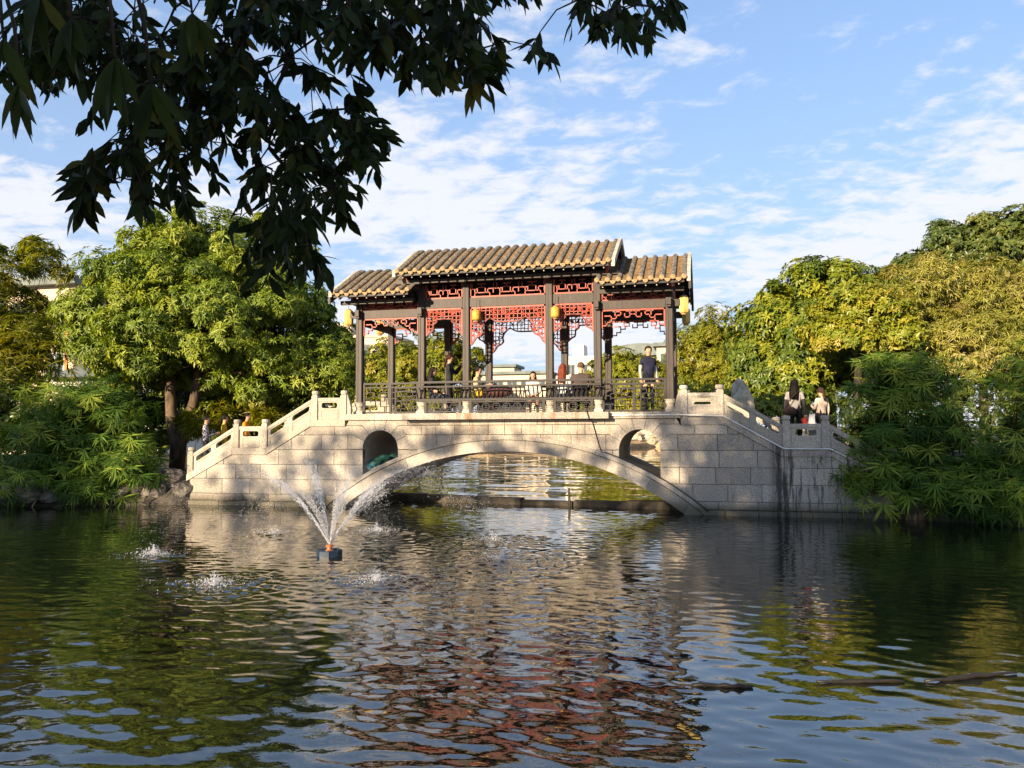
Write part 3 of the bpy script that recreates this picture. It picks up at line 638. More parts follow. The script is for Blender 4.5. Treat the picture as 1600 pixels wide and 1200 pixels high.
for s, y in ((-1, YF), (1, YB)):
    yo = y+s*.12                                              # foot of the leaning back
    yt = y+s*.42
    f = lambda z: yo+(yt-yo)*((z-2.75)/.47)
    for a, b in ((-2.42, -1.1), (-1.1, 1.1), (1.1, 2.42)):
        mb = MB()
        for z, w in ((3.21, .055), (3.10, .04), (2.77, .06)): mb.beam((a, f(z), z), (b, f(z), z), w)
        part('bench_rail', mb, M_DARKWOOD, ((a+b)/2, yo, 2.75)); mb = MB(); x = a+.06
        while x < b: mb.beam((x, f(2.77), 2.77), (x, f(3.10), 3.10), .026); x += .11
        part('bench_slats', mb, M_DARKWOOD, ((a+b)/2, yo, 2.75))
    part('bench_seat', MB().box(-2.2, 2.2, min(y+s*.10, y-s*.30), max(y+s*.10, y-s*.30), 2.775, 2.82), M_DARKWOOD, (0, y, 2.78))
    for a, b in ((-2.30, -1.09), (-1.09, 1.09), (1.09, 2.30)):
        mb = MB(); a += .14; b -= .14; mb.bar((a, 2.47), (b, 2.47), .03, yo-.02, yo+.02); mb.bar((a, 2.71), (b, 2.71), .03, yo-.02, yo+.02); n = max(2, int((b-a)/.26)); c = (b-a)/n
        for e in (a, b): mb.bar((e, FL), (e, 2.74), .07, yo-.03, yo+.03)
        for k in range(n):
            h = lambda u, v: (a+(k+u)*c, 2.47+v*.24)
            for p, q in (((.2, .2), (.8, .2)), ((.2, .8), (.8, .8)), ((.2, .2), (.2, .8)), ((.8, .2), (.8, .8)), ((.5, .2), (.5, 0)), ((.5, .8), (.5, 1)), ((0, .5), (.2, .5)), ((.8, .5), (1, .5)), ((.42, .38), (.58, .38)), ((.42, .62), (.58, .62))): mb.bar(h(*p), h(*q), .018, yo-.016, yo+.016, .009)
        part('bench_lattice', mb, M_DARKWOOD, ((a+b)/2, yo, FL))
# --- roofs without ridge: round over the top
def prof(s): return 1-(math.sqrt(s*s+.012)-.1095)/(math.sqrt(1.012)-.1095)
def roof(xa, xb, ze, rise, nroll, outer_sign=0):
    YC, HS = 1.45, 1.90
    pts = []
    for i in range(33): s = -1+2*i/32; pts.append((YC+s*HS, ze+rise*prof(abs(s))))
    # boarding under the tiles
    mb = MB(); n = len(pts); V = []
    for y, z in pts: V += [(xa, y, z-.035), (xb, y, z-.035), (xb, y, z-.085), (xa, y, z-.085)]
    mb.add(V, [(i*4+k, i*4+(k+1) % 4, i*4+4+(k+1) % 4, i*4+4+k) for i in range(n-1) for k in range(4)]+[(0, 1, 2, 3), (n*4-1, n*4-2, n*4-3, n*4-4)])
    base = part('roof', mb, M_DARKWOOD, ((xa+xb)/2, YC, ze))
    c = (xb-xa)/nroll
    # troughs of overlapping pan tiles
    mb = MB(); hw = c*.5; V = []; rows = []; N = 46
    for i in range(N):
        s0 = -1+2*i/N; s1 = -1+2*(i+1)/N
        up = .018
        q0, q1 = (0, up) if s0 < 0 else (up, 0)
        # the lower edge of each tile stands proud of the tile below it
        if s0 < 0: rows += [(s0, .022), (s1, .0)]
        else: rows += [(s0, .0), (s1, .022)]
    for s, dz in rows:
        y, z = YC+s*HS*1.015, ze+rise*prof(abs(s))+dz-.03
        for u in (-1, -.5, 0, .5, 1): V.append((u*hw, y, z+.03*u*u))
    m = len(rows); mb.add([(x, y-YC, z-ze) for x, y, z in V], [(i*5+k, i*5+k+1, i*5+5+k+1, i*5+5+k) for i in range(m-1) for k in range(4)])
    pan = mb.mesh('pan_tile_row', M_PAN)
    mb = MB(); V = []; N = 18; r = .057; rows = []
    for i in range(N):
        s0 = -1+2*i/N; s1 = -1+2*(i+1)/N
        rows += [(s0, r*1.0), (s1, r*.9)] if s0 < 0 else [(s0, r*.9), (s1, r)]
    for s, rr_ in rows:
        y, z = s*HS*1.02, rise*prof(abs(s))+.012
        for k in range(7): a = math.pi*k/6; V.append((rr_*math.cos(a), y, z+rr_*math.sin(a)*1.05))
    m = len(rows); mb.add(V, [(i*7+k, i*7+7+k, i*7+7+k+1, i*7+k+1) for i in range(m-1) for k in range(6)]+[tuple(range(7)), tuple((m-1)*7+6-k for k in range(7))])
    roll = mb.mesh('roll_tile_row', M_ROLL, True)
    mb = MB(); mb.lathe([(.02, 0), (.045, .004), (.048, .012), (.060, .014), (.060, .04), (.03, .041)], n=12)
    cap = mb.mesh('tile_end', M_CAP)
    mb = MB(); mb.plate([[(-.075, .03), (-.05, -.03), (.05, -.03)], [(-.075, .03), (.05, -.03), (.075, .03)], [(-.05, -.03), (0, -.06), (.05, -.03)]], -.01, .01); drip = mb.mesh('drip_tile', M_CAP)
    for k in range(nroll):
        link('pan_tile_row', pan, base, (xa+(k+.5)*c, YC, ze))
        for sg in (-1, 1): link('drip_tile', drip, base, (xa+(k+.5)*c, YC+sg*HS*1.02, ze-.01))
    for k in range(nroll+1):
        x = xa+k*c; o = link('roll_tile_row', roll, base, (x, YC, ze))
        for sg in (-1, 1): e = link('tile_end', cap, base, (x, YC+sg*(HS*1.02+.03), ze+.045), (rad(-90*sg+180 if sg < 0 else 90), 0, 0))
    # rafters under the eaves with pale ends
    mb = MB(); mb2 = MB()
    for k in range(nroll):
        x = xa+(k+.5)*c
        for sg in (-1, 1):
            i0, i1 = (0, 9) if sg < 0 else (32, 23); (y0, z0), (y1, z1) = pts[i0], pts[i1]; a = Vector((x, y0-sg*.06, z0-.115)); b = Vector((x, y1, z1-.125))
            mb.beam(a, b, .045, .05); mb2.box(x-.012, x+.012, a.y+sg*.002-.008, a.y+sg*.002+.008, a.z-.012, a.z+.012)
    part('rafters', mb, M_DARKWOOD, ((xa+xb)/2, YC, ze), base)['kind'] = 'stuff'; part('rafter_nails', mb2, M_PLASTER, ((xa+xb)/2, YC, ze), base)['kind'] = 'stuff'
    return base, pts
def bargeboard(x, w, pts, up, dn, mat, name, base):
    mb = MB(); V = []; n = len(pts)
    for y, z in pts: V += [(x-w, y, z+up), (x+w, y, z+up), (x+w, y, z-dn), (x-w, y, z-dn)]
    mb.add(V, [(i*4+k, i*4+(k+1) % 4, i*4+4+(k+1) % 4, i*4+4+k) for i in range(n-1) for k in range(4)]+[(3, 2, 1, 0), (n*4-4, n*4-3, n*4-2, n*4-1)]); part(name, mb, mat, (x, 1.45, pts[0][1]), base)
def gable(x, w, pts, zb, base, y0, y1):
    q = [(y, z-.06) for y, z in pts if y0 <= y <= y1]; n = len(q)
    mb = MB(); V = []
    for y, z in q: V += [(x-w, y, z), (x+w, y, z), (x+w, y, zb), (x-w, y, zb)]
    mb.add(V, [(i*4+k, i*4+(k+1) % 4, i*4+4+(k+1) % 4, i*4+4+k) for i in range(n-1) for k in range(4)]+[(3, 2, 1, 0), (n*4-4, n*4-3, n*4-2, n*4-1)]); part('gable_board', mb, M_RED, (x, 1.45, zb), base)
mbase, mpts = roof(-2.68, 2.68, 5.985, .93, 22)
for q in (-1, 1):
    bargeboard(q*2.785, .042, mpts, .06, .10, M_PLASTER, 'bargeboard', mbase); gable(q*2.60, .03, mpts, 5.80, mbase, -.1, 3.0)
    a, b = sorted((q*2.40, q*4.44)); wb, wp = roof(a, b, 5.51, .93, 8); bargeboard(q*4.54, .042, wp, .07, .06, M_PLASTER, 'bargeboard', wb); bargeboard(q*4.565, .03, wp, -.062, .24, M_WOOD, 'gable_trim', wb); gable(q*4.10, .03, wp, 5.40, wb, -.1, 3.0)
# ------------------------------------------------------------------ lanterns hanging in the pavilion
M_GOLD = simple('gold_silk', (.48, .19, .025), (.58, .36, .06), 22, .5)
def lantern(x, y, z, w, h, n, label, group, cord):
    r = empty('lantern', (x, y, z), label, 'lantern', group); mb = MB()
    mb.lathe([(w*.6, 0), (w*.9, h*.06), (w, h*.16), (w, h*.84), (w*.9, h*.94), (w*.6, h)], (x, y, z), n, rot=math.pi/n); build('shade', mb, M_YELLOW if n < 9 else M_GOLD, r, (x, y, z), n > 8)
    build('rim', MB().lathe([(w*.5, -.03), (w*.55, -.005), (w*.55, .0)], (x, y, z), 10), M_CAP, r, (x, y, z)); build('rim', MB().lathe([(w*.55, 0), (w*.5, .025)], (x, y, z+h), 10), M_CAP, r, (x, y, z+h))
    build('cord', MB().tube([(x, y, z+h), (x, y, z+h+cord)], .008, 5), M_CABLE, r, (x, y, z+h))
for q in (-1, 1):
    side = 'at the open stair end beside the tall white-capped post' if q > 0 else 'at the pavilion end beside the leafy green tree'
    lantern(q*4.40, .38, 4.80, .125, .42, 6, 'yellow cloth lantern '+side+', front column row', 'cloth lanterns at the pavilion ends', .12)
    lantern(q*4.40, 2.50, 4.80, .125, .42, 6, 'yellow cloth lantern '+side+', back column row', 'cloth lanterns at the pavilion ends', .12)
lantern(-.78, .17, 4.78, .115, .27, 14, 'round gold lantern behind the red lattice, above the seated person with a yellow bag', 'round gold lanterns under the beam', .32)
lantern(1.27, .17, 4.78, .115, .27, 14, 'round gold lantern behind the red lattice, above the long-haired seated woman', 'round gold lanterns under the beam', .32)
# ------------------------------------------------------------------ foliage helpers
def unit(a): return a/np.maximum(np.linalg.norm(a, axis=-1, keepdims=True), 1e-9)
def leaf_arrays(P, D, N, L, Wd, bend=.25, fold=.2, full=False, two=False):
    """P base, D direction, N leaf normal; returns verts and triangle indices (4 triangles a leaf, 12 with full)"""
    D = unit(D); S = unit(np.cross(D, N)); N = np.cross(S, D); L = L[:, None]; Wd = Wd[:, None]; n = len(P)
    if full: prof_ = [(0, .05), (.18, .62), (.42, 1.0), (.7, .72), (.9, .25)]
    else: prof_ = [(.4, 1.0)]
    pts = []
    if full:
        for t, w in prof_:
            c = P+D*L*t-N*L*bend*t*t; pts += [c+S*Wd*w*.5+N*Wd*fold*w*.5, c, c-S*Wd*w*.5+N*Wd*fold*w*.5]
        pts.append(P+D*L-N*L*bend); k = len(pts); F_ = []
        for i in range(4):
            a = i*3
            for b in (0, 1): F_ += [(a+b, a+b+1, a+b+4), (a+b, a+b+4, a+b+3)]
        F_ += [(12, 13, 15), (13, 14, 15)]
    elif two:
        c = P+D*L*.45; k = 4; pts = [P, c+S*Wd*.5, P+D*L-N*L*bend, c-S*Wd*.5]; F_ = [(0, 2, 1), (0, 3, 2)]
    else:
        t = .42; c = P+D*L*t-N*L*bend*t*t; pts = [P, c+S*Wd*.5+N*Wd*fold*.5, c, c-S*Wd*.5+N*Wd*fold*.5, P+D*L-N*L*bend]; k = 5; F_ = [(0, 2, 1), (0, 3, 2), (1, 2, 4), (2, 3, 4)]
    V = np.stack(pts, 1).reshape(-1, 3); F_ = np.array(F_)
    return V, (np.arange(n)[:, None, None]*k+F_[None]).reshape(-1, 3), len(F_)
def rosettes(P, N, k, spread, droop, L, Wd, rng, bend=.3, jit=.25, fan=None):
    n = len(P); N = unit(N); T = unit(np.cross(N, np.array([.31, .17, .93]))); Bt = np.cross(N, T)
    ph = (np.arange(k)[None]/k*2*np.pi if fan is None else np.linspace(-fan, fan, k)[None]+0)+rng.uniform(0, 6.28, (n, 1))*(fan is None)+rng.normal(0, jit, (n, k))
    if fan is not None:                                   # a drooping hand of leaves in the plane facing outward and down
        out = unit(N*np.array([1, 1, .3])); side = unit(np.cross(out, np.array([0, 0, 1.]))); side = np.where(np.isnan(side), T, side)
        dn = np.array([0, 0, -1.])*.8; D = dn*np.cos(ph)[..., None]+side[:, None]*np.sin(ph)[..., None]+out[:, None]*.5+rng.normal(0, .1, (n, k, 3)); Nn = np.repeat((out+np.array([0, 0, .5]))[:, None], k, 1)+rng.normal(0, .15, (n, k, 3))
    else:
        sp_ = spread+rng.normal(0, .2, (n, k)); D = N[:, None]*np.cos(sp_)[..., None]+(T[:, None]*np.cos(ph)[..., None]+Bt[:, None]*np.sin(ph)[..., None])*np.sin(sp_)[..., None]+np.array([0, 0, -1.])*droop
        Nn = np.repeat(N[:, None], k, 1)+np.array([0, 0, .3])+rng.normal(0, .25, (n, k, 3))
    LL = L*rng.uniform(.7, 1.2, (n, k))*(rng.uniform(.55, 1.2, (n, 1)) if fan is not None else rng.uniform(.75, 1.2, (n, 1))); return np.repeat(P[:, None], k, 1).reshape(-1, 3), D.reshape(-1, 3), Nn.reshape(-1, 3), LL.ravel(), (Wd*LL/L).ravel()
def crown_points(lobes, nclump, cr, nros, rng, zmin=-.45, shell=.55):
    P, N, Vv = [], [], []; w = np.array([l[2] if len(l) > 2 else 1.0 for l in lobes]); w = w/w.sum()
    for (c, r, *_), ww in zip(lobes, w):
        c, r = np.array(c, float), np.array(r, float); m = max(2, int(nclump*ww)); u = unit(rng.normal(size=(m*3, 3))); u = u[u[:, 2] > zmin][:m]; m = len(u)
        cc = c+r*u*rng.uniform(.45, 1.18, (m, 1)); kk = max(2, int(nros/nclump)); rad_ = cr*rng.uniform(.35, 1.6, (m, 1, 1))
        v = unit(rng.normal(size=(m, kk, 3))); p = cc[:, None]+v*rad_*rng.uniform(shell, 1, (m, kk, 1))**.6*np.array([1, 1, .75]); nn = v*.7+u[:, None]*.5+np.array([0, 0, .45])
        P.append(p.reshape(-1, 3)); N.append(nn.reshape(-1, 3)); Vv.append((rng.uniform(0, 1, (m, 1))*.6+rng.uniform(0, 1, (m, kk))*.4).ravel())
    return np.concatenate(P), unit(np.concatenate(N)), np.concatenate(Vv)
def foliage(name, parent, P, D, N, L, Wd, var, mat, loc, bend=.25, full=False, two=False):
    V, F_, k = leaf_arrays(P, D, N, L, Wd, bend, full=full, two=two); o = link(name, np_mesh(name, V-np.array(loc), F_, mat, np.repeat(np.clip(var, 0, 1), k)), parent, loc); o['kind'] = 'stuff'; return o
def limb_path(a, b, rng, sag=.12, n=6):
    a, b = Vector(a), Vector(b); L = (b-a).length; return [a.lerp(b, i/n)+Vector((rng.uniform(-1, 1), rng.uniform(-1, 1), rng.uniform(-.3, .6)))*L*sag*.35*math.sin(math.pi*i/n) for i in range(n+1)]
def tree(name, base, lobes, mat, label, trunk_r=.18, forks=None, leaf=(.16, .045), nclump=70, cr=.7, nros=2400, k=7, spread=1.15, droop=.25, bark=None, cat='tree', group=None, seed=1, zmin=-.45, bend=.3, fan=None, fork_h=.35):
    rng = np.random.default_rng(seed); rp = random.Random(seed); base = Vector(base); root = empty(name, base, label, cat, group); bark = bark or M_BARK
    top = max(l[0][2] for l in lobes); mb = MB(); cen = Vector(np.mean([l[0] for l in lobes], 0)); fk = base+Vector((0, 0, (top-base.z)*fork_h))
    stems = forks or [[base, base.lerp(fk, .5)+Vector((rp.uniform(-.1, .1), 0, 0)), fk]]
    for st in stems: mb.tube(st, [trunk_r*(1-.35*i/(len(st)-1)) for i in range(len(st))], 9)
    build('trunk', mb, bark, root, base, True); mb = MB()
    for i, l in enumerate(lobes):
        e = Vector(l[0]); s = Vector(min(stems, key=lambda q: (Vector(q[-1])-e).length)[-1]); path = limb_path(s, e, rp); r0 = trunk_r*.32; mb.tube(path, [r0*(1-.75*j/(len(path)-1)) for j in range(len(path))], 6)
        for j in range(4):
            d = Vector((rp.gauss(0, 1), rp.gauss(0, 1), rp.gauss(.2, .7))).normalized(); q = Vector((d.x*l[1][0], d.y*l[1][1], d.z*l[1][2]))*.75; mb.tube(limb_path(path[3+j % 3], e+q, rp, .1, 4), [r0*.35, r0*.3, r0*.22, r0*.15, r0*.08], 5)
    build('limbs', mb, bark, root, base, True)
    P, N, v = crown_points(lobes, nclump, cr, nros, rng, zmin); a = rosettes(P, N, k, spread, droop, leaf[0], leaf[1], rng, fan=fan); vv = np.clip(np.repeat(v, k)+rng.normal(0, .1, len(P)*k), 0, 1)
    foliage('crown', root, *a, vv, mat, base, bend, two=True); return root
def lob(px, py, dep, rx, rz, ry=None, w=None): p = at(px, py, dep); return (tuple(p), (rx, ry or rx*.8, rz), w or rx*rz)
# ------------------------------------------------------------------ trees by the bridge, left bank
b0 = Vector((-11.75, 3.3, GZ-.1)); fk = b0+Vector((.02, 0, 1.15))
tree('mango_tree', b0, [lob(330, 425, 27.5, 2.9, 1.9), lob(210, 500, 27, 2.3, 2.0), lob(440, 520, 26.8, 2.0, 2.0), lob(320, 530, 25.6, 2.9, 1.6), lob(160, 540, 27.5, 1.0, 1.1), lob(490, 585, 25.6, 1.1, 1.1), lob(400, 605, 27.5, 1.6, 1.0), lob(440, 590, 25.4, 1.2, 1.0), lob(505, 540, 26.5, .9, 1.0), lob(330, 590, 28, 2.0, 1.0), lob(300, 570, 25.4, 2.2, .7), lob(200, 560, 26, 1.5, .8), lob(380, 480, 25.5, 2.0, 1.3), lob(260, 460, 25.6, 1.9, 1.3), lob(220, 580, 27.5, 1.4, .9), lob(270, 400, 27, 1.7, 1.2)], L_MANGO,
     'big rounded evergreen tree with forked trunk beside the left bridge stairs', .23, [[b0, fk, fk+Vector((-.22, 0, .9)), fk+Vector((-.35, .1, 1.7)), fk+Vector((-.3, .2, 2.6))], [b0+Vector((.03, 0, .1)), fk+Vector((.12, 0, 0)), fk+Vector((.45, -.05, .7)), fk+Vector((.62, 0, 1.35)), fk+Vector((.7, .1, 2.4))]],
     (.19, .05), 520, .52, 32000, 8, 1.15, .35, group=None, seed=3)
tree('feathery_bamboo', at(20, 700, 28.5), [lob(10, 470, 28.5, 1.5, 1.7), lob(70, 410, 28.8, .8, .8), lob(45, 530, 28, .9, 1.2), lob(20, 590, 27.5, 1.5, 1.1), lob(-70, 520, 28.5, 1.8, 2.2)], L_YELLOW,
     'yellow green feathery bamboo rising behind the low bush by the cream building', .07, None, (.28, .026), 120, .65, 7000, 7, .9, .6, seed=5, zmin=-.8)
tree('shrub', at(395, 690, 27.5), [lob(440, 615, 27, 1.3, .7), lob(500, 600, 27.5, .9, .8), lob(360, 640, 27.5, 1.0, .5), lob(525, 575, 28, .6, .9)], L_GREEN, 'dense green shrub under the big tree behind the stair balustrade', .05, None, (.2, .05), 80, .45, 4000, 7, 1.1, .35, cat='shrub', seed=8)
for i, (px, py, dp, r) in enumerate(((305, 665, 24.6, .42), (420, 655, 26, .5), (352, 655, 26.5, .55))):
    tree('palm_shrub', at(px, py+60, dp), [lob(px, py, dp, r, r*.8)], L_YELLOW, ('small yellow green shrub beside the forked trunk', 'small yellow green shrub behind the person in orange', 'small yellow green shrub behind the person in a yellow coat')[i], .025, None, (.34, .028), 10, .22, 130, 8, .8, .5, cat='shrub', seed=20+i, fan=None)
# dark hedge closing the gap below the big tree
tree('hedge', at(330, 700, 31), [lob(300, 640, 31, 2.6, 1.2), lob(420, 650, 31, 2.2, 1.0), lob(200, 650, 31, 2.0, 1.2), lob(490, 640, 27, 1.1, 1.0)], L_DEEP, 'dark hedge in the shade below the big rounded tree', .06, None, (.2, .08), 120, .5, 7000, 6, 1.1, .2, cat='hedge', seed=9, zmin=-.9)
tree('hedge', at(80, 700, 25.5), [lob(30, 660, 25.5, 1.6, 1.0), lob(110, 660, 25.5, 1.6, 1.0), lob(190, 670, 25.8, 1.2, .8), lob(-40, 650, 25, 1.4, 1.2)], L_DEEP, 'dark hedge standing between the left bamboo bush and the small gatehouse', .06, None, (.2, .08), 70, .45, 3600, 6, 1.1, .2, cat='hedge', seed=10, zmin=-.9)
# broad-leaved bamboo clumps overhanging the water
def bamboo_bush(name, base, lobes, label, seed, nfan=900, mat=L_BAMBOO, L=.37):
    rng = np.random.default_rng(seed); rp = random.Random(seed); base = Vector(base); root = empty(name, base, label, 'bamboo bush', 'bamboo bushes at the water edge'); mb = MB()
    P, N, v = crown_points(lobes, max(14, nfan//14), .42, nfan, rng, -.75, .3)
    for i in rng.choice(len(P), min(150, len(P)), replace=False):
        e = Vector(P[i]); b = base+Vector((rp.gauss(0, .45), rp.gauss(0, .3), 0)); m = b.lerp(e, .55)+Vector((0, 0, .35)); mb.tube([b, b.lerp(m, .5)+Vector((0, 0, .1)), m, e], [.014, .012, .009, .005], 5)
    build('stems', mb, M_DBARK, root, base, True); k = 9
    a = rosettes(P, N, k, 1.0, .42, L, .035, rng, fan=1.75, jit=.1); vv = np.clip((np.repeat(v, k)-.5)*1.7+.42+np.repeat(rng.normal(0, .2, len(P)), k)+rng.normal(0, .08, len(P)*k), 0, 1); foliage('leaves', root, *a, vv, mat, base, .22)
bamboo_bush('bamboo_bush', (-11.9, -.1, GZ), [((-12.3, -.2, 1.9), (1.7, .9, 1.35)), ((-10.9, -.2, 1.7), (1.3, .8, 1.2)), ((-13.6, -.6, 1.6), (1.3, .9, 1.3)), ((-11.6, -.5, 1.0), (1.9, .8, .8)), ((-12.5, 0, 2.5), (.9, .7, .8)), ((-11.5, -.95, .65), (1.6, .45, .55)), ((-13.3, -1.45, .7), (1.2, .45, .6)), ((-12.2, -.1, 2.75), (1.2, .8, .65))], 'wide dark green bamboo bush over the rocks by the left stair foot', 31, 2900)
bamboo_bush('bamboo_bush', (9.3, 1.1, GZ), [((9.35, .9, 2.6), (1.15, .8, 1.1)), ((9.0, .6, 1.6), (1.15, .8, 1.0)), ((10.0, .6, 1.5), (1.1, .8, 1.1)), ((9.4, -.15, .75), (1.6, .6, .65)), ((10.4, -.3, .7), (1.0, .5, .6)), ((8.4, .3, .95), (.6, .5, .45)), ((9.3, 1.0, 3.3), (.7, .5, .5))], 'tall dark green bamboo bush hiding the foot of the right bridge stairs', 32, 2900)
bamboo_bush('bamboo_bush', (11.9, .6, GZ), [((12.0, .5, 2.3), (1.0, .8, 1.3)), ((11.7, .2, 1.2), (1.1, .7, .9)), ((12.6, .3, 1.6), (1.0, .8, 1.4)), ((11.4, -.55, .65), (.9, .5, .55)), ((12.6, -.8, .8), (1.0, .5, .7))], 'dark green bamboo bush over the bank beside the tall one', 33, 2300)
# ------------------------------------------------------------------ trees, right bank and far bank
tree('feathery_tree', at(1125, 690, 42), [lob(1105, 560, 42, 1.6, 1.7), lob(1150, 585, 41, 1.7, 1.6), lob(1080, 610, 41, 1.3, 1.2), lob(1175, 620, 40, 1.6, 1.4), lob(1120, 520, 42.5, 1.0, 1.0)], L_YELLOW, 'light airy yellow green tree beside the pavilion end', .12, None, (.2, .06), 150, .55, 8000, 6, 1.0, .3, seed=41, bark=M_DBARK)
tree('leafy_tree', at(1300, 690, 34), [lob(1290, 465, 34.5, 2.0, 1.5), lob(1230, 510, 34, 1.8, 1.6), lob(1340, 480, 34.5, 1.8, 1.5), lob(1260, 570, 33, 1.9, 1.4), lob(1200, 580, 33.5, 1.4, 1.4), lob(1310, 600, 33, 1.3, 1.1), lob(1230, 630, 32.5, 1.3, .9), lob(1262, 432, 34.5, .6, .5), lob(1318, 428, 34.5, .7, .5), lob(1215, 462, 34, .6, .5), lob(1172, 540, 34, .6, .6), lob(1372, 436, 35, .6, .5), lob(1350, 545, 33, 1.0, .7)], L_GREEN, 'dense green broadleaf tree behind the women on the right stairs', .24, None, (.24, .10), 260, .6, 13000, 6, 1.1, .25, seed=42, bark=M_DBARK)
tree('autumn_tree', at(1345, 690, 29.5), [lob(1345, 490, 29.6, 1.5, .9), lob(1310, 525, 29.2, 1.1, .8), lob(1390, 525, 29.6, 1.1, .8)], L_BROWN, 'yellow brown tree with dark leaning trunk above the tall bamboo', .2, None, (.18, .08), 110, .42, 5200, 6, 1.1, .25, seed=43, bark=M_DBARK, fork_h=.6)
tree('willowy_tree', at(1500, 690, 31), [lob(1480, 460, 31, 2.2, 1.3), lob(1570, 480, 31, 2.0, 1.6), lob(1430, 510, 30.5, 1.5, 1.3), lob(1510, 550, 30, 2.2, 1.5), lob(1600, 570, 30, 1.6, 1.6), lob(1420, 570, 30.5, 1.3, 1.2), lob(1660, 520, 31, 1.8, 1.9)], L_FEATHER, 'wide ochre green fine-leaved tree above the right bank', .2, None, (.22, .034), 320, .62, 22000, 7, .9, .55, seed=44, bark=M_DBARK, zmin=-.7)
tree('tall_tree', at(1540, 690, 56), [lob(1500, 395, 56, 2.4, 1.7), lob(1560, 385, 56, 2.6, 1.6), lob(1620, 400, 56, 2.6, 2.0), lob(1440, 430, 55, 1.8, 1.2), lob(1640, 470, 56, 3, 2.5), lob(1470, 365, 56, .9, .6), lob(1530, 352, 56, 1.0, .7), lob(1590, 350, 56, 1.1, .7), lob(1425, 415, 55, .9, .6)], L_DEEP, 'tall dark green tree rising above all trees on the right', .35, None, (.34, .16), 200, .8, 9000, 6, 1.1, .2, seed=45, bark=M_DBARK)
tree('low_shrub', at(1180, 690, 30), [lob(1150, 640, 30.5, 1.3, .8), lob(1210, 650, 29.5, 1.0, .7), lob(1100, 640, 31, 1.0, .8)], L_GREEN, 'low green shrub behind the upright stone', .05, None, (.15, .06), 40, .4, 1600, 6, 1.1, .2, cat='shrub', seed=46)
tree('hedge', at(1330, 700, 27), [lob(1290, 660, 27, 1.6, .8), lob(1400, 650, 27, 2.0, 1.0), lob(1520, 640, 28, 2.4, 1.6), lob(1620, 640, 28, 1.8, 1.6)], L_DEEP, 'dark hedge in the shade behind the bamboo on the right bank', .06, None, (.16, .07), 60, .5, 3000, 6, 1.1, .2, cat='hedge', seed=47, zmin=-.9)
far = [(605, 580, 84, 4.1, 4.1, 'yellow green tree at the far bank, seen past the left end column', L_YELLOW), (690, 570, 84, 4.7, 4.8, 'rounded yellow green tree at the far bank behind the standing woman', L_YELLOW), (575, 615, 84, 2.3, 2.5, 'small green tree at the far bank between columns and stairs', L_GREEN), (975, 590, 90, 4.5, 4.2, 'bushy yellow green tree at the far bank behind the man in a vest', L_YELLOW), (1045, 605, 90, 3.4, 3.1, 'low green tree at the far bank beside the pavilion corner', L_GREEN), (940, 630, 92, 2.5, 2.0, 'small pale tree at the far bank behind the bald man', L_YELLOW)]
for i, (px, py, dp, rx, rz, lab, mt) in enumerate(far):
    tree('far_tree', at(px, 680, dp), [lob(px, py, dp, rx*.8, rz*.7), lob(px-25, py+20, dp, rx*.6, rz*.6), lob(px+25, py+15, dp-1, rx*.6, rz*.65), lob(px, py+45, dp-1.5, rx*.8, rz*.5)], mt, lab, .2, None, (.40, .18), 120, .85, 5400, 6, 1.1, .2, group='trees along the far bank', seed=60+i)
for i, (px, w) in enumerate(((770, 4), (860, 4), (520, 5), (640, 5), (1000, 4))):
    tree('far_hedge', at(px, 684, 93), [lob(px, 664, 93, w*1.4, 1.25), lob(px+40, 667, 93, w, 1.1)], L_GREEN, ('clipped hedge at the far bank below the flat-roofed building', 'clipped hedge at the far bank below the white block', 'clipped hedge at the far bank below the cream apartment block', 'clipped hedge at the far bank under the rounded trees', 'clipped hedge at the far bank below the domed hall')[i], .04, None, (.38, .17), 34, .7, 1100, 6, 1.1, .2, cat='hedge', group='hedges along the far bank', seed=80+i, zmin=-.9)
# ------------------------------------------------------------------ trees behind the photographer: they shade the right wing, the bamboo and dapple the bridge
def shade(px, pz, t): return tuple(Vector((px, 0, pz))+SUN*t)
def slobe(x, z, rx, rz, t=27): return (shade(x, z, t), (rx, 1.6, rz), rx*rz)
tree('shade_tree', (-6.5, -25, GZ), [slobe(5.2, 1.0, 1.4, 1.6), slobe(6.2, 1.3, 1.3, 1.7), slobe(7.4, 1.6, 1.7, 1.9), slobe(9.6, 1.6, 1.9, 2.3), slobe(12, 1.6, 1.8, 2.4), slobe(8.2, -1.4, 3.5, 2.0), slobe(11, -1.6, 3, 2)], L_DEEP, 'dense shade tree behind the viewing bank, shading the right stairs', .3, None, (.26, .11), 160, .7, 6500, 6, 1.1, .2, seed=90, bark=M_DBARK, zmin=-.95)
tree('shade_tree', (-22, -27, GZ), [slobe(-12.5, .6, 2.0, 1.9, 29), slobe(-14.6, .8, 2, 2.2, 29), slobe(-11.6, -.3, 1.2, 1.2, 29), slobe(-13, -1.8, 3, 1.8, 29)], L_DEEP, 'dense shade tree behind the viewing bank, shading the left bush', .3, None, (.26, .11), 110, .7, 4200, 6, 1.1, .2, seed=91, bark=M_DBARK, zmin=-.95)
tree('shade_tree', (-14, -26, GZ), [slobe(-6.0, .9, 1.9, .95, 27), slobe(-3.6, 1.4, 1.7, .8, 27), slobe(-1.2, 1.1, 1.9, .9, 27), slobe(1.6, 1.1, 1.9, .9, 27), slobe(3.6, .8, 1.4, 1.1, 27), slobe(-7.6, .3, .6, .5, 27)], L_DEEP, 'open-crowned shade tree behind the viewing bank, dappling the arch', .25, None, (.26, .10), 70, .42, 800, 6, 1.1, .2, seed=92, bark=M_DBARK, zmin=-.95)
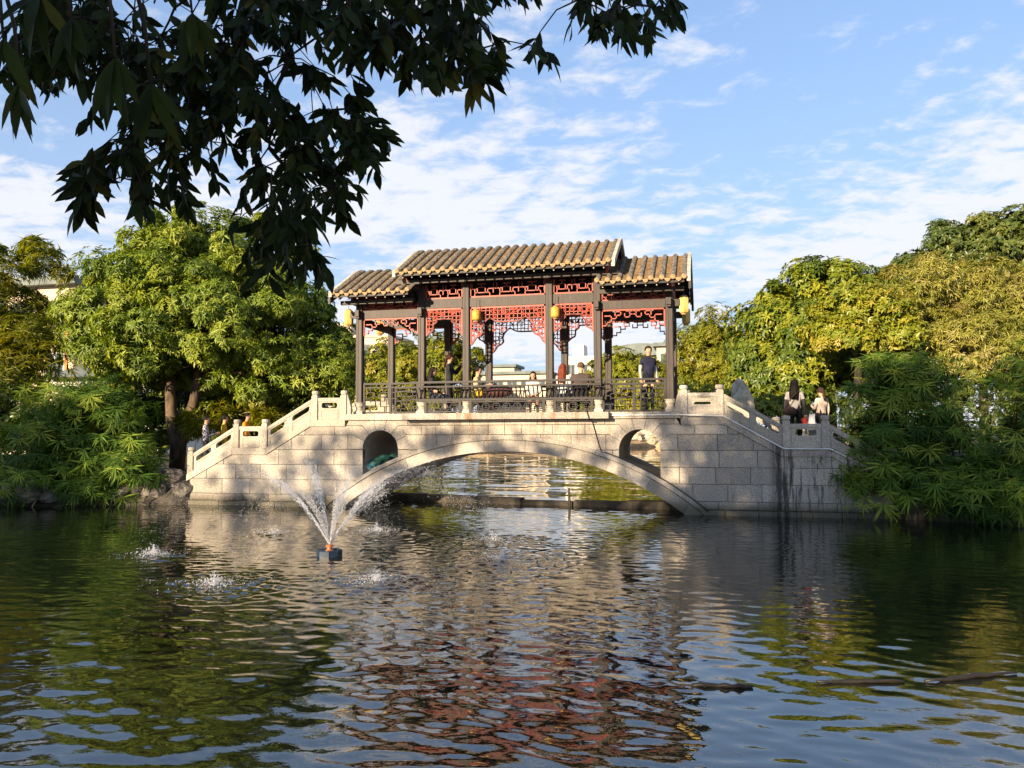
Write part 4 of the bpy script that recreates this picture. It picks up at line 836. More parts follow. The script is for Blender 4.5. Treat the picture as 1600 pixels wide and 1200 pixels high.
# ------------------------------------------------------------------ overhanging branch near the viewer
ov = empty('overhanging_tree', (.6, -20.6, GZ), 'dark leafy branches hanging from a tree beside the viewing bank', 'tree'); rng = np.random.default_rng(77); rp = random.Random(77)
REG = [(40, 0), (1040, 0), (1010, 25), (960, 30), (900, 30), (880, 45), (835, 80), (800, 40), (770, 90), (735, 95), (690, 105), (640, 90), (600, 75), (555, 90), (550, 150), (590, 190), (570, 240), (535, 270), (530, 320), (480, 330), (500, 385), (470, 405), (420, 410), (385, 380), (400, 350), (350, 310), (250, 300), (170, 290), (135, 310), (120, 270), (130, 230), (105, 180), (70, 110), (20, 90)]
P, D, N, L, Wd, A = [], [], [], [], [], []
mbw = MB(); trunk_top = Vector((.9, -19.6, 4.6)); hubs = [at(150, -60, 4.3), at(330, -80, 4.2), at(520, -70, 4.2), at(720, -90, 4.3), at(930, -110, 4.4), at(250, 60, 4.3), at(450, 90, 4.2), at(420, 230, 4.2), at(240, 200, 4.3), at(480, 330, 4.2)]
links_ = [(0, 5), (1, 5), (2, 6), (5, 8), (6, 7), (7, 9), (3, 6), (1, 6), (3, 4)]
clusters = []; tries = 0
while len(clusters) < 560 and tries < 20000:
    tries += 1; x, y = rp.uniform(0, 1045), rp.uniform(-60, 430)
    if not (inpoly(x, max(y, 1), REG)): continue
    g = math.sin(x*.021+y*.013)+math.sin(x*.012-y*.027+1.3)
    if g < -.45 and rp.random() < .85: continue
    clusters.append((x, y, rp.uniform(3.5, 5.0)))
nodes = list(hubs); cpts = sorted([at(*q) for q in clusters], key=lambda c: min((q-c).length for q in hubs))
for c in cpts:
    h = min(nodes, key=lambda q: (q-c).length+(.2 if q.z < c.z else 0)); nodes.append(c); ax = (c-h).normalized()+Vector((0, 0, -.55)); ax.normalize()
    mbw.tube([h, h.lerp(c, .5)+Vector((rp.uniform(-.02, .02), rp.uniform(-.02, .02), .02)), c, c+ax*.12], [.0045, .0034, .0026, .0014], 5)
    k = rp.randint(6, 10); s = rp.uniform(.8, 1.15)
    for j in range(k):
        d = (ax*.55+Vector((rp.gauss(0, .62), rp.gauss(0, .62), rp.gauss(-.55, .4)))).normalized(); P.append(c+ax*(.13*j/k)); D.append(d); n_ = Vector((rp.gauss(0, .5), rp.gauss(-.35, .5), rp.gauss(.4, .4))); N.append(n_); l = rp.uniform(.10, .145)*s; L.append(l); Wd.append(l*rp.uniform(.31, .41)); A.append(min(1, max(0, rp.gauss(.36, .24)+(.5 if rp.random() < .04 else 0))))
for x, y, dp, n_, dx in ((30, 130, 2.0, 6, -.2), (110, 30, 1.9, 7, 0), (180, 90, 1.8, 7, .1), (235, 130, 1.9, 4, .4), (60, -10, 1.9, 6, 0), (5, 60, 1.8, 5, -.1), (300, 20, 2.2, 6, .3), (740, 125, 3.6, 5, 0)):
    c = at(x, y, dp); mbw.tube([c+Vector((-.05, -.05, .35)), c+Vector((-.02, 0, .15)), c], [.006, .005, .003], 5)
    for j in range(n_):
        d = Vector((rp.gauss(dx*.5, .35), rp.gauss(0, .4), -1+rp.gauss(0, .25))).normalized(); P.append(c); D.append(d); N.append(Vector((rp.gauss(0, .3), -1, rp.gauss(.2, .2)))); l = rp.uniform(.12, .17); L.append(l); Wd.append(l*rp.uniform(.2, .27)); A.append(min(1, max(0, rp.gauss(.5, .15))) if x != 740 else 1.0)
for i, h in enumerate(hubs[:5]): mbw.tube(limb_path(trunk_top, h, rp, .15), [.05, .045, .036, .03, .024, .018, .012], 7)
for a, b in links_: mbw.tube(limb_path(hubs[a], hubs[b], rp, .2), [.012, .011, .01, .008, .007, .006, .005], 6)
build('twigs', mbw, M_DBARK, ov, (.6, -20.6, GZ), True)
build('trunk', MB().tube([(.6, -20.6, GZ-.1), (.65, -20.5, 1.8), (.75, -20.1, 3.2), tuple(trunk_top), (.7, -19.0, 6.5), (.6, -18.8, 8.0)], [.26, .22, .2, .16, .12, .07], 10), M_DBARK, ov, (.6, -20.6, GZ), True)
P, D, N = (np.array([tuple(v) for v in q]) for q in (P, D, N)); L, Wd, A = np.array(L), np.array(Wd), np.array(A)
dist = np.linalg.norm(P-np.array(CC), axis=1); inv = ((P-np.array(CC))@np.array(CU))/((P-np.array(CC))@np.array(CF)) < .5
order = np.argsort(-(L/dist)*inv); first = order[:300]; rest = order[300:]
for i in first:
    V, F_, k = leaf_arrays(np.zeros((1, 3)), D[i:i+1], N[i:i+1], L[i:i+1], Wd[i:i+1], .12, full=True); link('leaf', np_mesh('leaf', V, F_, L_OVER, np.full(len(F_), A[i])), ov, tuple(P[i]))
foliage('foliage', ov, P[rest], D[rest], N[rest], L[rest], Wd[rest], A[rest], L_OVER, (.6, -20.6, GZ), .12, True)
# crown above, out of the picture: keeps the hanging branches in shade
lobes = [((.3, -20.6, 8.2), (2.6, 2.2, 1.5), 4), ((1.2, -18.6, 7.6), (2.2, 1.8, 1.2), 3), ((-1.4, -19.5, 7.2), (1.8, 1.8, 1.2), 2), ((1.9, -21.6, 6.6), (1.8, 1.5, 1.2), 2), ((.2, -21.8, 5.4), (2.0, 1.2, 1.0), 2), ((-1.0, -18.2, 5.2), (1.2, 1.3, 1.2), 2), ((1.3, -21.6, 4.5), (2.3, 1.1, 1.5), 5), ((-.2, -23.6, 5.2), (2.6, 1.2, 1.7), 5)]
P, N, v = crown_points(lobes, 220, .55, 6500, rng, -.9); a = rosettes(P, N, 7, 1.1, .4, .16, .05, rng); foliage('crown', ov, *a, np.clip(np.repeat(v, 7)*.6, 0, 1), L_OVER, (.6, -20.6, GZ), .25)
# ------------------------------------------------------------------ rocks
def rock(name, c, r, seed, mat, label, group=None, cat='rock'):
    rng = np.random.default_rng(seed); mb = MB().ball((0, 0, 0), 1.0, 14, 9); V = np.array(mb.v); n = np.zeros(len(V))
    for k in range(7): a = unit(rng.normal(size=3)); n += np.abs(np.sin(V@a*rng.uniform(2, 6)+rng.uniform(0, 6)))*rng.uniform(.06, .16)
    V = (V if name == 'rock' else np.stack([V[:, 0], V[:, 1], np.sign(V[:, 2])*np.abs(V[:, 2])**1.0*1.0], 1)*np.where(np.abs(V[:, 2:3]) < .9, np.array([1.25, 1.25, 1.0]), 1))*(0.8+n)[:, None]*np.array(r); mb.v = [(x+c[0], y+c[1], z+c[2]) for x, y, z in V]; return tag(build(name, mb, mat, None, c), label, cat, group)
rk = random.Random(12)
for i in range(20):
    x = -9.2-i*.13+rk.uniform(-.1, .1); y = -.12-.28*max(0, -x-9.5)*.9+rk.uniform(-.15, .5); r = rk.uniform(.16, .36)
    rock('rock', (x, y, .35+rk.uniform(0, .5)*(y > -.2)), (r*1.2, r, r*.8), 100+i, M_ROCK, 'grey limestone boulder in the pile between bush and stair foot', 'boulders at the left stair foot')
for i, (x, y, z, r) in enumerate(((-13.3, -1.5, .45, .38), (-12.75, -1.45, .42, .32), (-13.9, -1.7, .5, .4), (-12.3, -1.2, .36, .26))): rock('rock', (x, y, z), (r*1.2, r, r*.9), 140+i, M_ROCK, 'dark boulder at the water edge in front of the left bush', 'boulders below the left bush')
p = at(1158, 660, 27.3); rock('standing_stone', (p.x, p.y, 2.25), (.26, .22, 1.05), 186, M_PALEROCK, 'pale upright scholar stone behind the right stair balustrade', cat='stone')
for i in range(16):
    q = at(960+i*7+rk.uniform(-3, 3), 697, 86+rk.uniform(-2, 2)); rock('rock', (q.x, q.y, .6+rk.uniform(0, .9)), (rk.uniform(.5, .9), .6, rk.uniform(.35, .6)), 200+i, M_PALEROCK, 'pale limestone boulder at the far shore, seen through the right opening', 'boulders at the far shore')
# far retaining wall with a white balustrade on it
fw = empty('retaining_wall', (-14.5, 51.5, 0), 'sunlit ochre retaining wall with white rail at the far shore', 'wall')
fp = [(-26, 49), (-22, 47.3), (-14.5, 51.3), (-8, 58.3), (-1.3, 66.3), (5, 69)]
mb = MB(); mb2 = MB()
for (ax, ay), (bx, by) in chain(fp): mb.beam((ax, ay, .0), (bx, by, .0), .5, 1.5); mb2.beam((ax, ay, .80), (bx, by, .80), .62, .1)
build('wall', mb, M_FARWALL, fw, (-14.5, 51.5, 0)); build('coping', mb2, M_PLASTER, fw, (-14.5, 51.5, 0))
for (ax, ay), (bx, by) in chain(fp):
    n = int(math.hypot(bx-ax, by-ay)/1.6)
    for k in range(n): t_ = k/n; x, y = ax+(bx-ax)*t_, ay+(by-ay)*t_; build('rail_post', MB().box(x-.09, x+.09, y-.09, y+.09, .85, 1.42), M_PLASTER, fw, (x, y, .85))
    build('rail', MB().beam((ax, ay, 1.34), (bx, by, 1.34), .12, .12), M_PLASTER, fw, (ax, ay, 1.34))
# ------------------------------------------------------------------ far buildings
M_CREAM = simple('cream_render', (.62, .52, .39), (.52, .43, .32), .3, .85, .05, .2, kind='World'); M_WHITE = simple('white_render', (.70, .66, .60), (.6, .56, .5), .3, .85, .05, .2, kind='World')
M_TEALROOF = simple('grey_green_roof', (.17, .20, .19), (.11, .13, .125), .7, .7, .1, .3, kind='World'); M_GLASS = simple('window_glass', (.07, .095, .105), (.04, .055, .06), 1, .12, .02, .6, kind='World'); M_ORANGE = simple('orange_render', (.55, .22, .06), (.48, .18, .05), 1, .8, .05, .2)
def building(px, py_top, dep, w, d, mat, label, rows, cols, ww, wh, roof_=None, seed=0, extra=None):
    top = at(px, py_top, dep); h = top.z; r = empty('building', (top.x, top.y, GZ), label, 'building', 'buildings beyond the pond'); X0, X1, Y0, Y1 = top.x-w/2, top.x+w/2, top.y, top.y+d
    build('wall', MB().box(X0, X1, Y0, Y1, 0, h), mat, r, (top.x, top.y, GZ))
    fh = 3.2
    for i in range(rows):
        for j in range(cols):
            x = X0+(j+.5)*w/cols; z = h-1.0-wh-i*fh
            if z < .8: continue
            f_ = build('window', MB().box(x-ww/2-.12, x+ww/2+.12, Y0-.06, Y0+.02, z-.12, z+wh+.12), M_PLASTER, r, (x, Y0, z)); build('pane', MB().box(x-ww/2, x-.04, Y0-.08, Y0-.05, z, z+wh).box(x+.04, x+ww/2, Y0-.08, Y0-.05, z, z+wh), M_GLASS, f_, (x, Y0, z))
    if roof_ == 'flat': build('roof', MB().box(X0-.5, X1+.5, Y0-.6, Y1+.5, h, h+.5), M_TEALROOF, r, (top.x, top.y, h))
    elif roof_ == 'hip':
        mb = MB(); o = .7; hh = min(w, d)*.28; i_ = min(w, d)*.42; mb.add([(X0-o, Y0-o, h), (X1+o, Y0-o, h), (X1+o, Y1+o, h), (X0-o, Y1+o, h), (X0+i_, Y0+i_, h+hh), (X1-i_, Y0+i_, h+hh), (X1-i_, Y1-i_, h+hh), (X0+i_, Y1-i_, h+hh)], [(0, 1, 5, 4), (1, 2, 6, 5), (2, 3, 7, 6), (3, 0, 4, 7), (4, 5, 6, 7), (3, 2, 1, 0)]); build('roof', mb, M_TEALROOF, r, (top.x, top.y, h))
    elif roof_ == 'parapet': build('roof', MB().box(X0-.2, X1+.2, Y0-.2, Y1+.2, h, h+.35), mat, r, (top.x, top.y, h)); build('stair_tower', MB().box(X0+w*.15, X0+w*.45, Y0+2, Y0+6, h+.35, h+2.4), mat, r, (top.x, top.y, h))
    elif roof_ == 'dome':
        mb = MB(); n = 14; V = []
        for k in range(n+1): a = math.pi*k/n; V += [(top.x-math.cos(a)*(w/2+.6), Y0-.8, h+math.sin(a)*1.9), (top.x-math.cos(a)*(w/2+.6), Y1, h+math.sin(a)*1.9)]
        mb.add(V, [(2*k, 2*k+2, 2*k+3, 2*k+1) for k in range(n)]+[tuple(range(0, 2*n+2, 2)), tuple(range(2*n+1, 0, -2))]); build('roof', mb, M_TEALROOF, r, (top.x, top.y, h))
    return r
building(545, 528, 112, 12, 9, M_CREAM, 'cream apartment block with window rows between the big tree and pavilion', 4, 5, 1.5, 1.5, 'parapet')
building(540, 572, 92, 8, 7, M_WHITE, 'white house with grey green hipped roof below the cream apartment block', 2, 3, 1.2, 1.5, 'hip')
building(610, 560, 120, 11, 8, M_WHITE, 'white block half hidden behind the far yellow green trees', 4, 4, 1.5, 1.5, 'flat')
building(800, 585, 135, 12, 10, M_CREAM, 'long cream building with flat grey roof behind the middle bay', 2, 5, 1.6, 1.3, 'flat')
building(783, 574, 150, 5, 6, M_CREAM, 'small cream roof storey above the long flat-roofed building', 1, 2, 1.2, 1, 'flat')
building(845, 598, 150, 12, 8, M_WHITE, 'low white building behind the far hedge in the middle bay', 2, 4, 1.5, 1.3, 'flat')
building(912, 560, 125, 6, 7, M_WHITE, 'narrow white block behind the bald man', 4, 3, 1.1, 1.4, 'parapet')
building(1000, 556, 125, 9, 8, M_CREAM, 'cream hall with rounded grey roof behind the man in a vest', 2, 5, 1.1, 1.3, 'dome')
building(1040, 572, 112, 7, 7, M_WHITE, 'pale building with grey green hipped roof beside the domed hall', 2, 4, 1.1, 1.4, 'hip')
building(1085, 540, 108, 10, 8, M_CREAM, 'cream building with flat grey roof beyond the pavilion corner', 4, 4, 1.4, 1.5, 'flat')
b = building(62, 448, 50, 5.2, 6, M_CREAM, 'tall cream building behind the feathery bamboo', 5, 2, 1.2, 1.6, 'flat'); p = at(108, 560, 49.5); build('corner_stripe', MB().box(p.x-.14, p.x+.14, p.y-.3, p.y+.1, .6, p.z+3.2), M_ORANGE, b, (p.x, p.y, .6))
building(170, 500, 52, 8.5, 6, M_WHITE, 'white house behind the big rounded tree', 5, 5, 1.0, 1.5, 'flat')
building(122, 590, 42, 3.0, 3, M_WHITE, 'small white gatehouse with hipped roof behind the left bush', 1, 2, .8, 1.2, 'hip')
# ------------------------------------------------------------------ fountain
fx, fy = FLOAT; ff = empty('floating_fountain', (fx, fy, 0), 'blue octagonal float with copper nozzle, spraying water before the arch', 'fountain'); n = 8
V = [];
for r, z in ((.14, .085), (.185, .10), (.205, .08), (.205, -.1), (.11, -.1), (.11, .06)):
    V += [(fx+r*math.cos(2*math.pi*(k+.5)/n), fy+r*math.sin(2*math.pi*(k+.5)/n), z) for k in range(n)]
build('float', MB().add(V, [(i*n+k, i*n+(k+1) % n, ((i+1) % 6)*n+(k+1) % n, ((i+1) % 6)*n+k) for i in range(6) for k in range(n)]), M_BLUE, ff, (fx, fy, 0))
build('nozzle', MB().lathe([(.09, .03), (.075, .08), (.045, .10), (.04, .135), (.06, .145), (.06, .165), (.045, .175)], (fx, fy, 0), 14), M_COPPER, ff, (fx, fy, .05))
t = NT('spray'); t.fin((.86, .88, .92), .15, None, .5); t.p.inputs['Transmission Weight'].default_value = .6; t.p.inputs['IOR'].default_value = 1.33; M_SPRAY = t.m
rng = np.random.default_rng(9); O = np.array([[1, 0, 0], [-1, 0, 0], [0, 1, 0], [0, -1, 0], [0, 0, 1], [0, 0, -1.]]); OF = np.array([(0, 2, 4), (2, 1, 4), (1, 3, 4), (3, 0, 4), (2, 0, 5), (1, 2, 5), (3, 1, 5), (0, 3, 5)])
def drops(C_, R_, Dd, stretch):
    n = len(C_); Dd = unit(Dd); S = unit(np.cross(Dd, np.array([.3, .2, .9]))); U_ = np.cross(S, Dd); o = O[None]*R_[:, None, None]; V = C_[:, None]+S[:, None]*o[..., :1]+U_[:, None]*o[..., 1:2]+Dd[:, None]*o[..., 2:3]*stretch[:, None, None]
    return V.reshape(-1, 3), (np.arange(n)[:, None, None]*6+OF[None]).reshape(-1, 3)
C_, R_, Dd, St = [], [], [], []
for (sx, sy) in SPLASH:
    hx, hy = sx-fx, sy-fy; R0 = math.hypot(hx, hy); ap = 1.2*R0/2.85
    n = 3600; t_ = np.concatenate([rng.uniform(0, .30, n*30//100), rng.uniform(.15, 1.0, n*70//100)]); n = len(t_); spread = .004+.03*t_+.2*t_**2*(rng.random(n) < .7)
    g = rng.normal(size=(n, 3))*spread[:, None]; k_ = rng.integers(0, 7, n); r7 = rng.normal(0, .085, (7, 3)); p = np.stack([fx+hx*t_*(1+r7[k_, 0])-hy*t_*r7[k_, 1], fy+hy*t_*(1+r7[k_, 0])+hx*t_*r7[k_, 1], .17+4*ap*(1+r7[k_, 2])*t_*(1-t_)-.15*t_], 1)+g*np.array([1, 1, .9]); d = np.stack([np.full(n, hx), np.full(n, hy), 4*ap*(1-2*t_)], 1); ok = p[:, 2] > .01
    C_.append(p[ok]); Dd.append(d[ok]); R_.append((rng.uniform(.0016, .0050, n)*(1-.05*t_))[ok]); St.append(np.where(t_ < .3, rng.uniform(1.5, 6, n), rng.uniform(.8, 2.2, n))[ok])
V, F_ = drops(np.concatenate(C_), np.concatenate(R_), np.concatenate(Dd), np.concatenate(St)); o = link('fountain_spray', np_mesh('fountain_spray', V-np.array([fx, fy, 0]), F_, M_SPRAY), None, (fx, fy, 0)); tag(o, 'white water jets and drops spraying out from the floating fountain', 'spray', kind='stuff')
C_, R_, Dd, St = [], [], [], []
for i, (sx, sy) in enumerate(SPLASH):
    n = 750 if i < 5 else 380; r = rng.exponential(.13, n); a = rng.uniform(0, 6.28, n); p = np.stack([sx+r*np.cos(a)*1.5, sy+r*np.sin(a), np.abs(rng.normal(0, .08, n))*np.exp(-r*4)+.012], 1); C_.append(p); R_.append(rng.uniform(.002, .0075, n)); Dd.append(rng.normal(size=(n, 3))+np.array([0, 0, 1])); St.append(rng.uniform(.8, 2, n))
V, F_ = drops(np.concatenate(C_), np.concatenate(R_), np.concatenate(Dd), np.concatenate(St)); o = link('splash_foam', np_mesh('splash_foam', V-np.array([fx, fy, 0]), F_, M_SPRAY), None, (fx, fy, 0)); tag(o, 'white splashing foam where the fountain drops hit the pond', 'splash', kind='stuff')
# drifting sticks and the pole at the left bank
def stick(a, b, r, label, bumps=0, mat=M_DRIFT, name='drifting_branch'):
    a, b = Vector(a), Vector(b); n = 9; rp_ = random.Random(int(a.x*100)); pts = [a.lerp(b, i/n)+Vector((0, rp_.uniform(-.012, .012), rp_.uniform(-.006, .008))) for i in range(n+1)]; tag(build(name, MB().tube(pts, [r*(.5+.5*math.sin(math.pi*(i+.6)/(n+1.2)))*rp_.uniform(.7, 1.15) for i in range(n+1)], 8), mat, None, a, True), label, 'branch')
stick((4.75, -12.88, .012), (5.22, -12.80, .012), .022, 'short dark branch floating alone, nearest the pavilion reflection')
stick((5.72, -12.56, .010), (6.40, -12.40, .010), .018, 'long straight dark branch floating in the middle of three')
stick((6.56, -12.36, .014), (7.35, -11.95, .012), .020, 'longest dark branch floating towards the right bank')
stick((-12.55, -1.75, -.3), (-12.35, -1.35, .62), .018, 'thin pale pole leaning out of the water by the left bush', mat=M_HOSE, name='leaning_pole')
hp = [at(1380, 800, 19.2), at(1440, 806, 18.9), at(1490, 818, 18.3), at(1555, 818, 18.0), at(1590, 806, 18.2), at(1640, 802, 18)]
tag(build('bank_hose', MB().tube([(p.x, p.y, max(p.z, .03)) for p in hp], .014, 6), M_BANK, None, hp[0], True), 'thin grey hose sagging along the water edge under the right bamboo', 'hose')
# ------------------------------------------------------------------ people
M_SKIN = simple('skin', (.50, .29, .19), (.45, .25, .16), 8, .55, .02, .4)
def cloth(name, c): return simple('cloth_'+name, c, tuple(x*.78 for x in c), 9, .85, .12, .15)
def hairmat(name, c): return simple('hair_'+name, c, tuple(x*.5 for x in c), 30, .65, .3, .1, (1, 1, .2))
def person(loc, facing, label, h=1.65, pose='stand', top=(.05, .05, .06), legs=(.03, .03, .04), hair=(.015, .012, .01), style='short', arms=None, group='people on the bridge', sleeve=None, lean=0.0, build_=1.0, check=None):
    """facing in degrees clockwise from +Y (away from the viewer); local frame: x right, y forward"""
    root = empty('person', loc, label, 'person', group, -rad(facing)); s = h/1.70; V, E_, R_, T_ = [], [], [], []
    def v(p, r, tg, par=None):
        V.append(Vector(p)); R_.append(r if isinstance(r, tuple) else (r, r)); T_.append(tg)
        if par is not None: E_.append((par, len(V)-1))
        return len(V)-1
    sit = pose == 'sit'; pz = .10 if sit else .93; L = lean
    up = lambda z, y=0.0, x=0.0: (x, y+L*(z-.93), z-.93+pz)
    b = build_; pel = v(up(.95), (.15*b, .11*b), 'l'); sp_ = v(up(1.10, .01), (.14*b, .105*b), 't', pel); ch = v(up(1.28, .0), (.165*b, .115*b), 't', sp_); nb_ = v(up(1.42, -.01), (.085, .07), 't', ch); nk = v(up(1.49, .0), .05, 's', nb_)
    hd = v(up(1.56, .03), (.068, .078), 's', nk); hm = v(up(1.635, .02), (.08, .095), 's', hd); v(up(1.695, .01), (.055, .065), 's', hm); v(up(1.60, .125), .012, 's', hm)
    for sx in (-1, 1): v(up(1.615, .015, sx*.088), .016, 's', hm)
    for sx, side in ((-1, 'L'), (1, 'R')):
        sh = v(up(1.385, -.01, sx*.17*b), .066*b, 't', ch)
        ar = (arms or {}).get(side, 'lap' if sit else 'down')
        if ar == 'down': el, wr_, hn = up(1.11, -.03, sx*.225*b), up(.88, .04, sx*.23*b), up(.79, .07, sx*.225*b)
        elif ar == 'lap': el, wr_, hn = up(1.12, .03, sx*.215*b), up(1.02, .24, sx*.12), up(1.0, .32, sx*.08)
        elif ar == 'up': el, wr_, hn = up(1.17, .16, sx*.19), up(1.36, .32, sx*.10), up(1.43, .34, sx*.08)
        elif ar == 'hold': el, wr_, hn = up(1.12, .05, sx*.2), up(1.20, .26, sx*.1), up(1.22, .34, sx*.07)
        elif ar == 'rest': el, wr_, hn = up(1.13, -.10, sx*.30), up(1.08, .05, sx*.42), up(1.06, .1, sx*.46)
        e = v(el, .046*b, 'a', sh); w = v(wr_, .031, 'a', e); dh = (Vector(hn)-Vector(wr_)).normalized(); pm = v(Vector(wr_)+dh*.06, (.036, .02), 's', w); sd = dh.cross(Vector((0, 1, 0)) if abs(dh.y) < .7 else Vector((1, 0, 0))).normalized()
        for q, ln in ((-.027, .065), (-.009, .078), (.009, .074), (.027, .058)):
            k1 = v(Vector(wr_)+dh*.105+sd*q, .009, 's', pm); v(Vector(wr_)+dh*(.105+ln*.55)+sd*q+Vector((0, .008, -.006)), .0085, 's', k1)
        th = v(Vector(wr_)+dh*.055+sd*(.045*sx), .010, 's', pm); v(Vector(wr_)+dh*.095+sd*(.058*sx), .009, 's', th)
        hp_ = v(up(.90, 0, sx*.09*b), .088*b, 'l', pel)
        if sit: kn = v((sx*.11, .44, .10), .064, 'l', hp_); an = v((sx*.11, .46, -.34), .042, 'l', kn); v((sx*.12, .58, -.39), .038, 'f', an)
        else: kn = v((sx*.10, .025, .50), .064, 'l', hp_); an = v((sx*.10, -.01, .10), .042, 'l', kn); v((sx*.115, .13, .045), .040, 'f', an)
    me = bpy.data.meshes.new('sk'); me.from_pydata([tuple(p*s) for p in V], E_, []); o = bpy.data.objects.new('sk', me); COL.objects.link(o); m = o.modifiers.new('skin', 'SKIN'); m.use_smooth_shade = True
    for i, sv in enumerate(me.skin_vertices[0].data): sv.radius = (R_[i][0]*s, R_[i][1]*s); sv.use_root = (i == 0)
    sb = o.modifiers.new('sub', 'SUBSURF'); sb.levels = 1; sb.render_levels = 1
    dg = bpy.context.evaluated_depsgraph_get(); body = bpy.data.meshes.new_from_object(o.evaluated_get(dg)); bpy.data.objects.remove(o)
    body.materials.clear(); cols = {'t': check or cloth('%.2f_%.2f_%.2f' % top, top), 'l': cloth('%.2f_%.2f_%.2f' % legs, legs), 's': M_SKIN, 'f': cloth('shoe', (.03, .028, .028)), 'a': cloth('%.2f_%.2f_%.2f' % (sleeve or top), sleeve or top)}
    keys = list(cols)
    for k in keys: body.materials.append(cols[k])
    A_ = np.array([tuple(p*s) for p in V]); n = len(body.polygons); cen = np.zeros(n*3); body.polygons.foreach_get('center', cen); cen = cen.reshape(-1, 3); dd = np.linalg.norm(cen[:, None]-A_[None], axis=2)-np.array([max(r)*s*.6 for r in R_])[None]; body.polygons.foreach_set('material_index', [keys.index(T_[i]) for i in dd.argmin(1)]); body.polygons.foreach_set('use_smooth', [True]*n)
    body.name = 'body'; bo = bpy.data.objects.new('body', body); COL.objects.link(bo); bo.parent = root
    def sub(name, mb, mat): mb.v = [(x*s, y*s, z*s) for x, y, z in mb.v]; oo = bpy.data.objects.new(name, mb.mesh(name, mat, True)); COL.objects.link(oo); oo.parent = root; return oo
    c = up(1.64, .012); mb = MB().ball(c, (.098, .117, .108), 18, 12); V2 = []
    hr_ = random.Random(len(label)); cut = lambda p: (p[1]-c[1] > .045 and p[2]-c[2] < .035) or p[2]-c[2] < (-.045 if style == 'short' else -.06)
    bad = {i for i, p in enumerate(mb.v) if cut(p)}; mb.f = [f for f in mb.f if not any(i in bad for i in f)]; mb.m = [0]*len(mb.f)
    hm_ = hairmat('%.2f_%.2f_%.2f' % hair, hair); used = sorted({i for f in mb.f for i in f}); mp = {i: k for k, i in enumerate(used)}; mb.v = [mb.v[i] for i in used]; mb.f = [tuple(mp[i] for i in f) for f in mb.f]
    if style in ('long', 'tail'):
        zb = 1.22 if style == 'long' else 1.38
        for k in range(17 if style == 'long' else 5):
            a = rad(190+160*k/16) if style == 'long' else rad(262+4*k); x, y = math.cos(a)*.085, math.sin(a)*.095
            mb.tube([up(1.66, y*.8, x*.9), up(1.52, y*1.08-.01, x*1.1), up(1.36, y*1.1-.045, x*1.25), up(zb+hr_.uniform(-.03, .05), y*1.0-.06, x*1.3)], [.026, .03, .026, .008], 6)
    sub('hair', mb, hm_)
    ey = MB(); [ey.ball(up(1.628, .107, sx*.032), (.012, .007, .007), 8, 5) for sx in (-1, 1)]; sub('eyes', ey, M_CABLE); sub('mouth', MB().ball(up(1.565, .108), (.022, .007, .006), 8, 5), cloth('lip', (.30, .10, .08))); return root, s, up
t = NT('checked_cloth'); g1 = t.N('ShaderNodeTexChecker'); t.l.new(t.coord('Object'), g1.inputs[0]); g1.inputs['Scale'].default_value = 16; g1.inputs['Color1'].default_value = (.55, .5, .45, 1); g1.inputs['Color2'].default_value = (.05, .05, .12, 1); M_CHECK = t.fin(g1.outputs[0], .85, None, .15)
SEAT = 2.80
person((-2.05, .45, SEAT-.02), 75, 'person in black jacket seated on the bench against the second column', 1.62, 'sit', (.03, .03, .034), (.05, .06, .10), style='long', arms={'R': 'rest'}, hair=(.02, .016, .014))
r, s, up = person((-1.98, 1.65, FL), 85, 'standing woman in dark coat raising a phone between the columns', 1.62, 'stand', (.028, .026, .028), (.02, .02, .024), hair=(.05, .018, .012), style='tail', arms={'L': 'up', 'R': 'up'})
w = Vector((-1.98+.40, 1.60, FL+1.40)); tag(build('phone', MB().box(w.x-.006, w.x+.006, w.y-.036, w.y+.036, w.z-.075, w.z+.075), M_CABLE, None, w), 'black phone held up by the standing woman', 'phone')
person((-.84, .50, SEAT-.02), 88, 'person in cream jacket seated sideways on the bench holding a grey tablet', 1.62, 'sit', (.50, .37, .19), (.05, .03, .03), style='tail', arms={'L': 'hold', 'R': 'hold'}, sleeve=(.30, .27, .23))
w = Vector((-.44, .47, 3.12)); mb = MB().box(-.10, .10, -.10, .10, -.006, .006); q = Matrix.Rotation(rad(-48), 3, 'Y'); mb.v = [tuple(q@Vector(a)+w) for a in mb.v]; tag(build('tablet', mb, simple('grey_cover', (.16, .20, .21)), None, w), 'grey tablet held by the person in the cream jacket', 'tablet')
mb = MB().ball((-.25, .46, 2.98), (.36, .13, .16), 14, 8); tag(build('backpack', mb, simple('maroon_cloth', (.10, .035, .035)), None, (-.25, .46, 2.82), True), 'dark maroon backpack lying on the bench beside the yellow bag', 'bag')
tag(build('shoulder_bag', MB().ball((-.74, .33, 2.95), (.12, .07, .11), 12, 8), simple('yellow_leather', (.62, .36, .03)), None, (-.74, .33, 2.84), True), 'small bright yellow bag on the bench beside the cream jacket', 'bag')
person((.22, 2.38, SEAT-.02), 165, 'person with black hair and white top seated on the back bench', 1.55, 'sit', (.66, .63, .58), (.36, .16, .12), style='long')
person((1.40, .42, SEAT-.02), 10, 'woman with long reddish hair and white top seated with her back turned', 1.62, 'sit', (.68, .66, .63), (.05, .06, .08), hair=(.19, .045, .022), style='long')
person((1.86, .42, SEAT-.02), -5, 'bald man in brown grey jacket seated with his back turned', 1.68, 'sit', (.075, .055, .05), (.02, .02, .025), hair=(.12, .075, .05), style='short', build_=1.2)
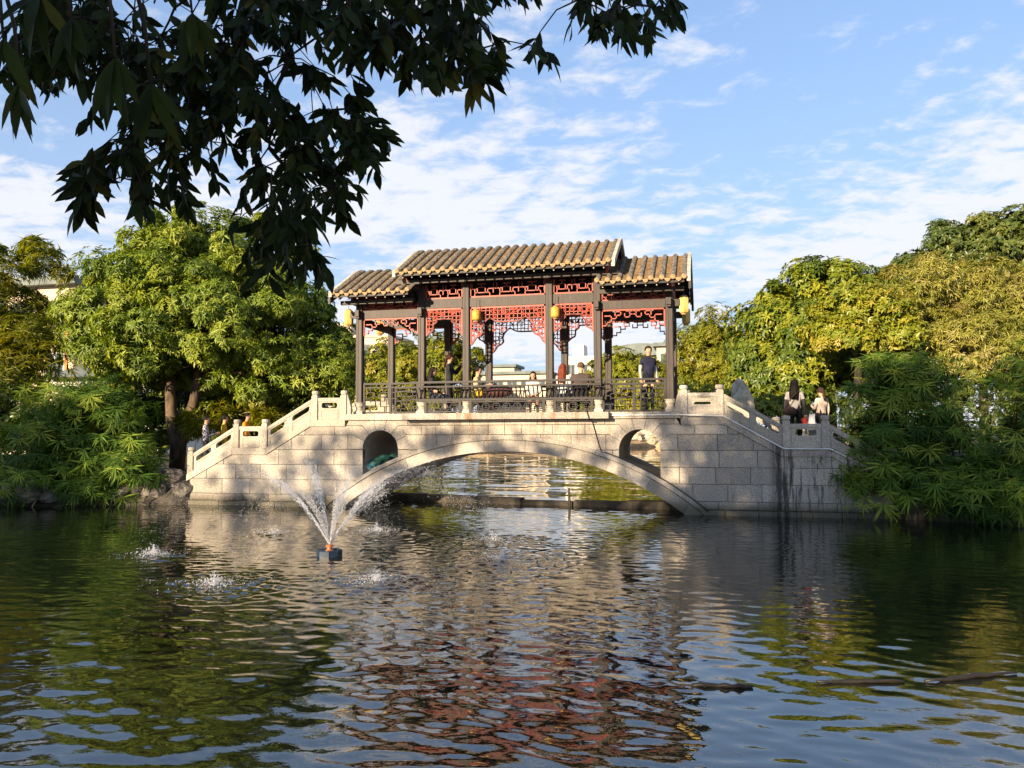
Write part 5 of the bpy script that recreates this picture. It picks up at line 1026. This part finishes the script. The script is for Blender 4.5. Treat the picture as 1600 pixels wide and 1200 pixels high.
person((3.48, 1.05, FL), 150, 'man in navy vest with pale sleeves standing at the end railing', 1.64, 'stand', (.022, .024, .05), (.012, .013, .025), hair=(.05, .028, .018), sleeve=(.42, .42, .43))
person((-9.35, 1.35, .72), 60, 'person in checked shirt climbing the left stairs behind the lower balustrade', 1.68, 'stand', (.16, .16, .24), (.05, .05, .06), arms={'R': 'hold'}, check=M_CHECK)
person((-9.2, 2.05, .78), 60, 'person in yellow coat on the left stairs between checked shirt and orange', 1.66, 'stand', (.52, .40, .03), (.5, .38, .03), style='tail')
person((-8.6, 2.2, .95), 80, 'person in orange top looking down on the left stairs', 1.55, 'stand', (.62, .25, .02), (.04, .04, .05), arms={'L': 'hold', 'R': 'hold'}, lean=.12)
person((7.00, 1.35, 1.51), 15, 'woman with long black hair and grey top standing on the right stair landing', 1.66, 'stand', (.34, .32, .31), (.012, .012, .014), hair=(.01, .009, .009), style='long', sleeve=(.04, .03, .035))
tag(build('handbag', MB().ball((6.86, 1.12, 2.42), (.16, .07, .12), 12, 8).tube([(6.74, 1.13, 2.5), (6.9, 1.10, 2.75), (7.1, 1.2, 2.93)], .011, 6), simple('brown_leather', (.05, .026, .02)), None, (6.86, 1.12, 2.3), True), 'dark brown handbag slung on the woman with long black hair', 'bag')
person((7.62, 1.40, 1.51), -35, 'young woman in pale pink jacket on the right stair landing', 1.46, 'stand', (.66, .53, .44), (.02, .02, .024), hair=(.055, .032, .022), style='tail', arms={'L': 'hold'})
mb = MB(); mb.box(7.27, 7.42, 1.05, 1.16, 1.98, 2.34); mb.v = [(x+(.03 if z > 2.1 and x < 7.3 else 0), y, z) for x, y, z in mb.v]; mb.tube([(7.30, 1.1, 2.34), (7.34, 1.1, 2.42), (7.39, 1.1, 2.34)], .008, 5); tag(build('carrier_bag', mb, simple('white_plastic', (.70, .70, .70), (.6, .6, .6), 6, .4), None, (7.34, 1.1, 1.98)), 'white carrier bag held between the two women on the right landing', 'bag')
tag(build('red_bag', MB().ball((7.20, 1.15, 2.12), (.07, .05, .15), 10, 8), simple('red_cloth', (.42, .02, .025)), None, (7.20, 1.15, 2.0), True), 'small red bag beside the white carrier bag', 'bag')
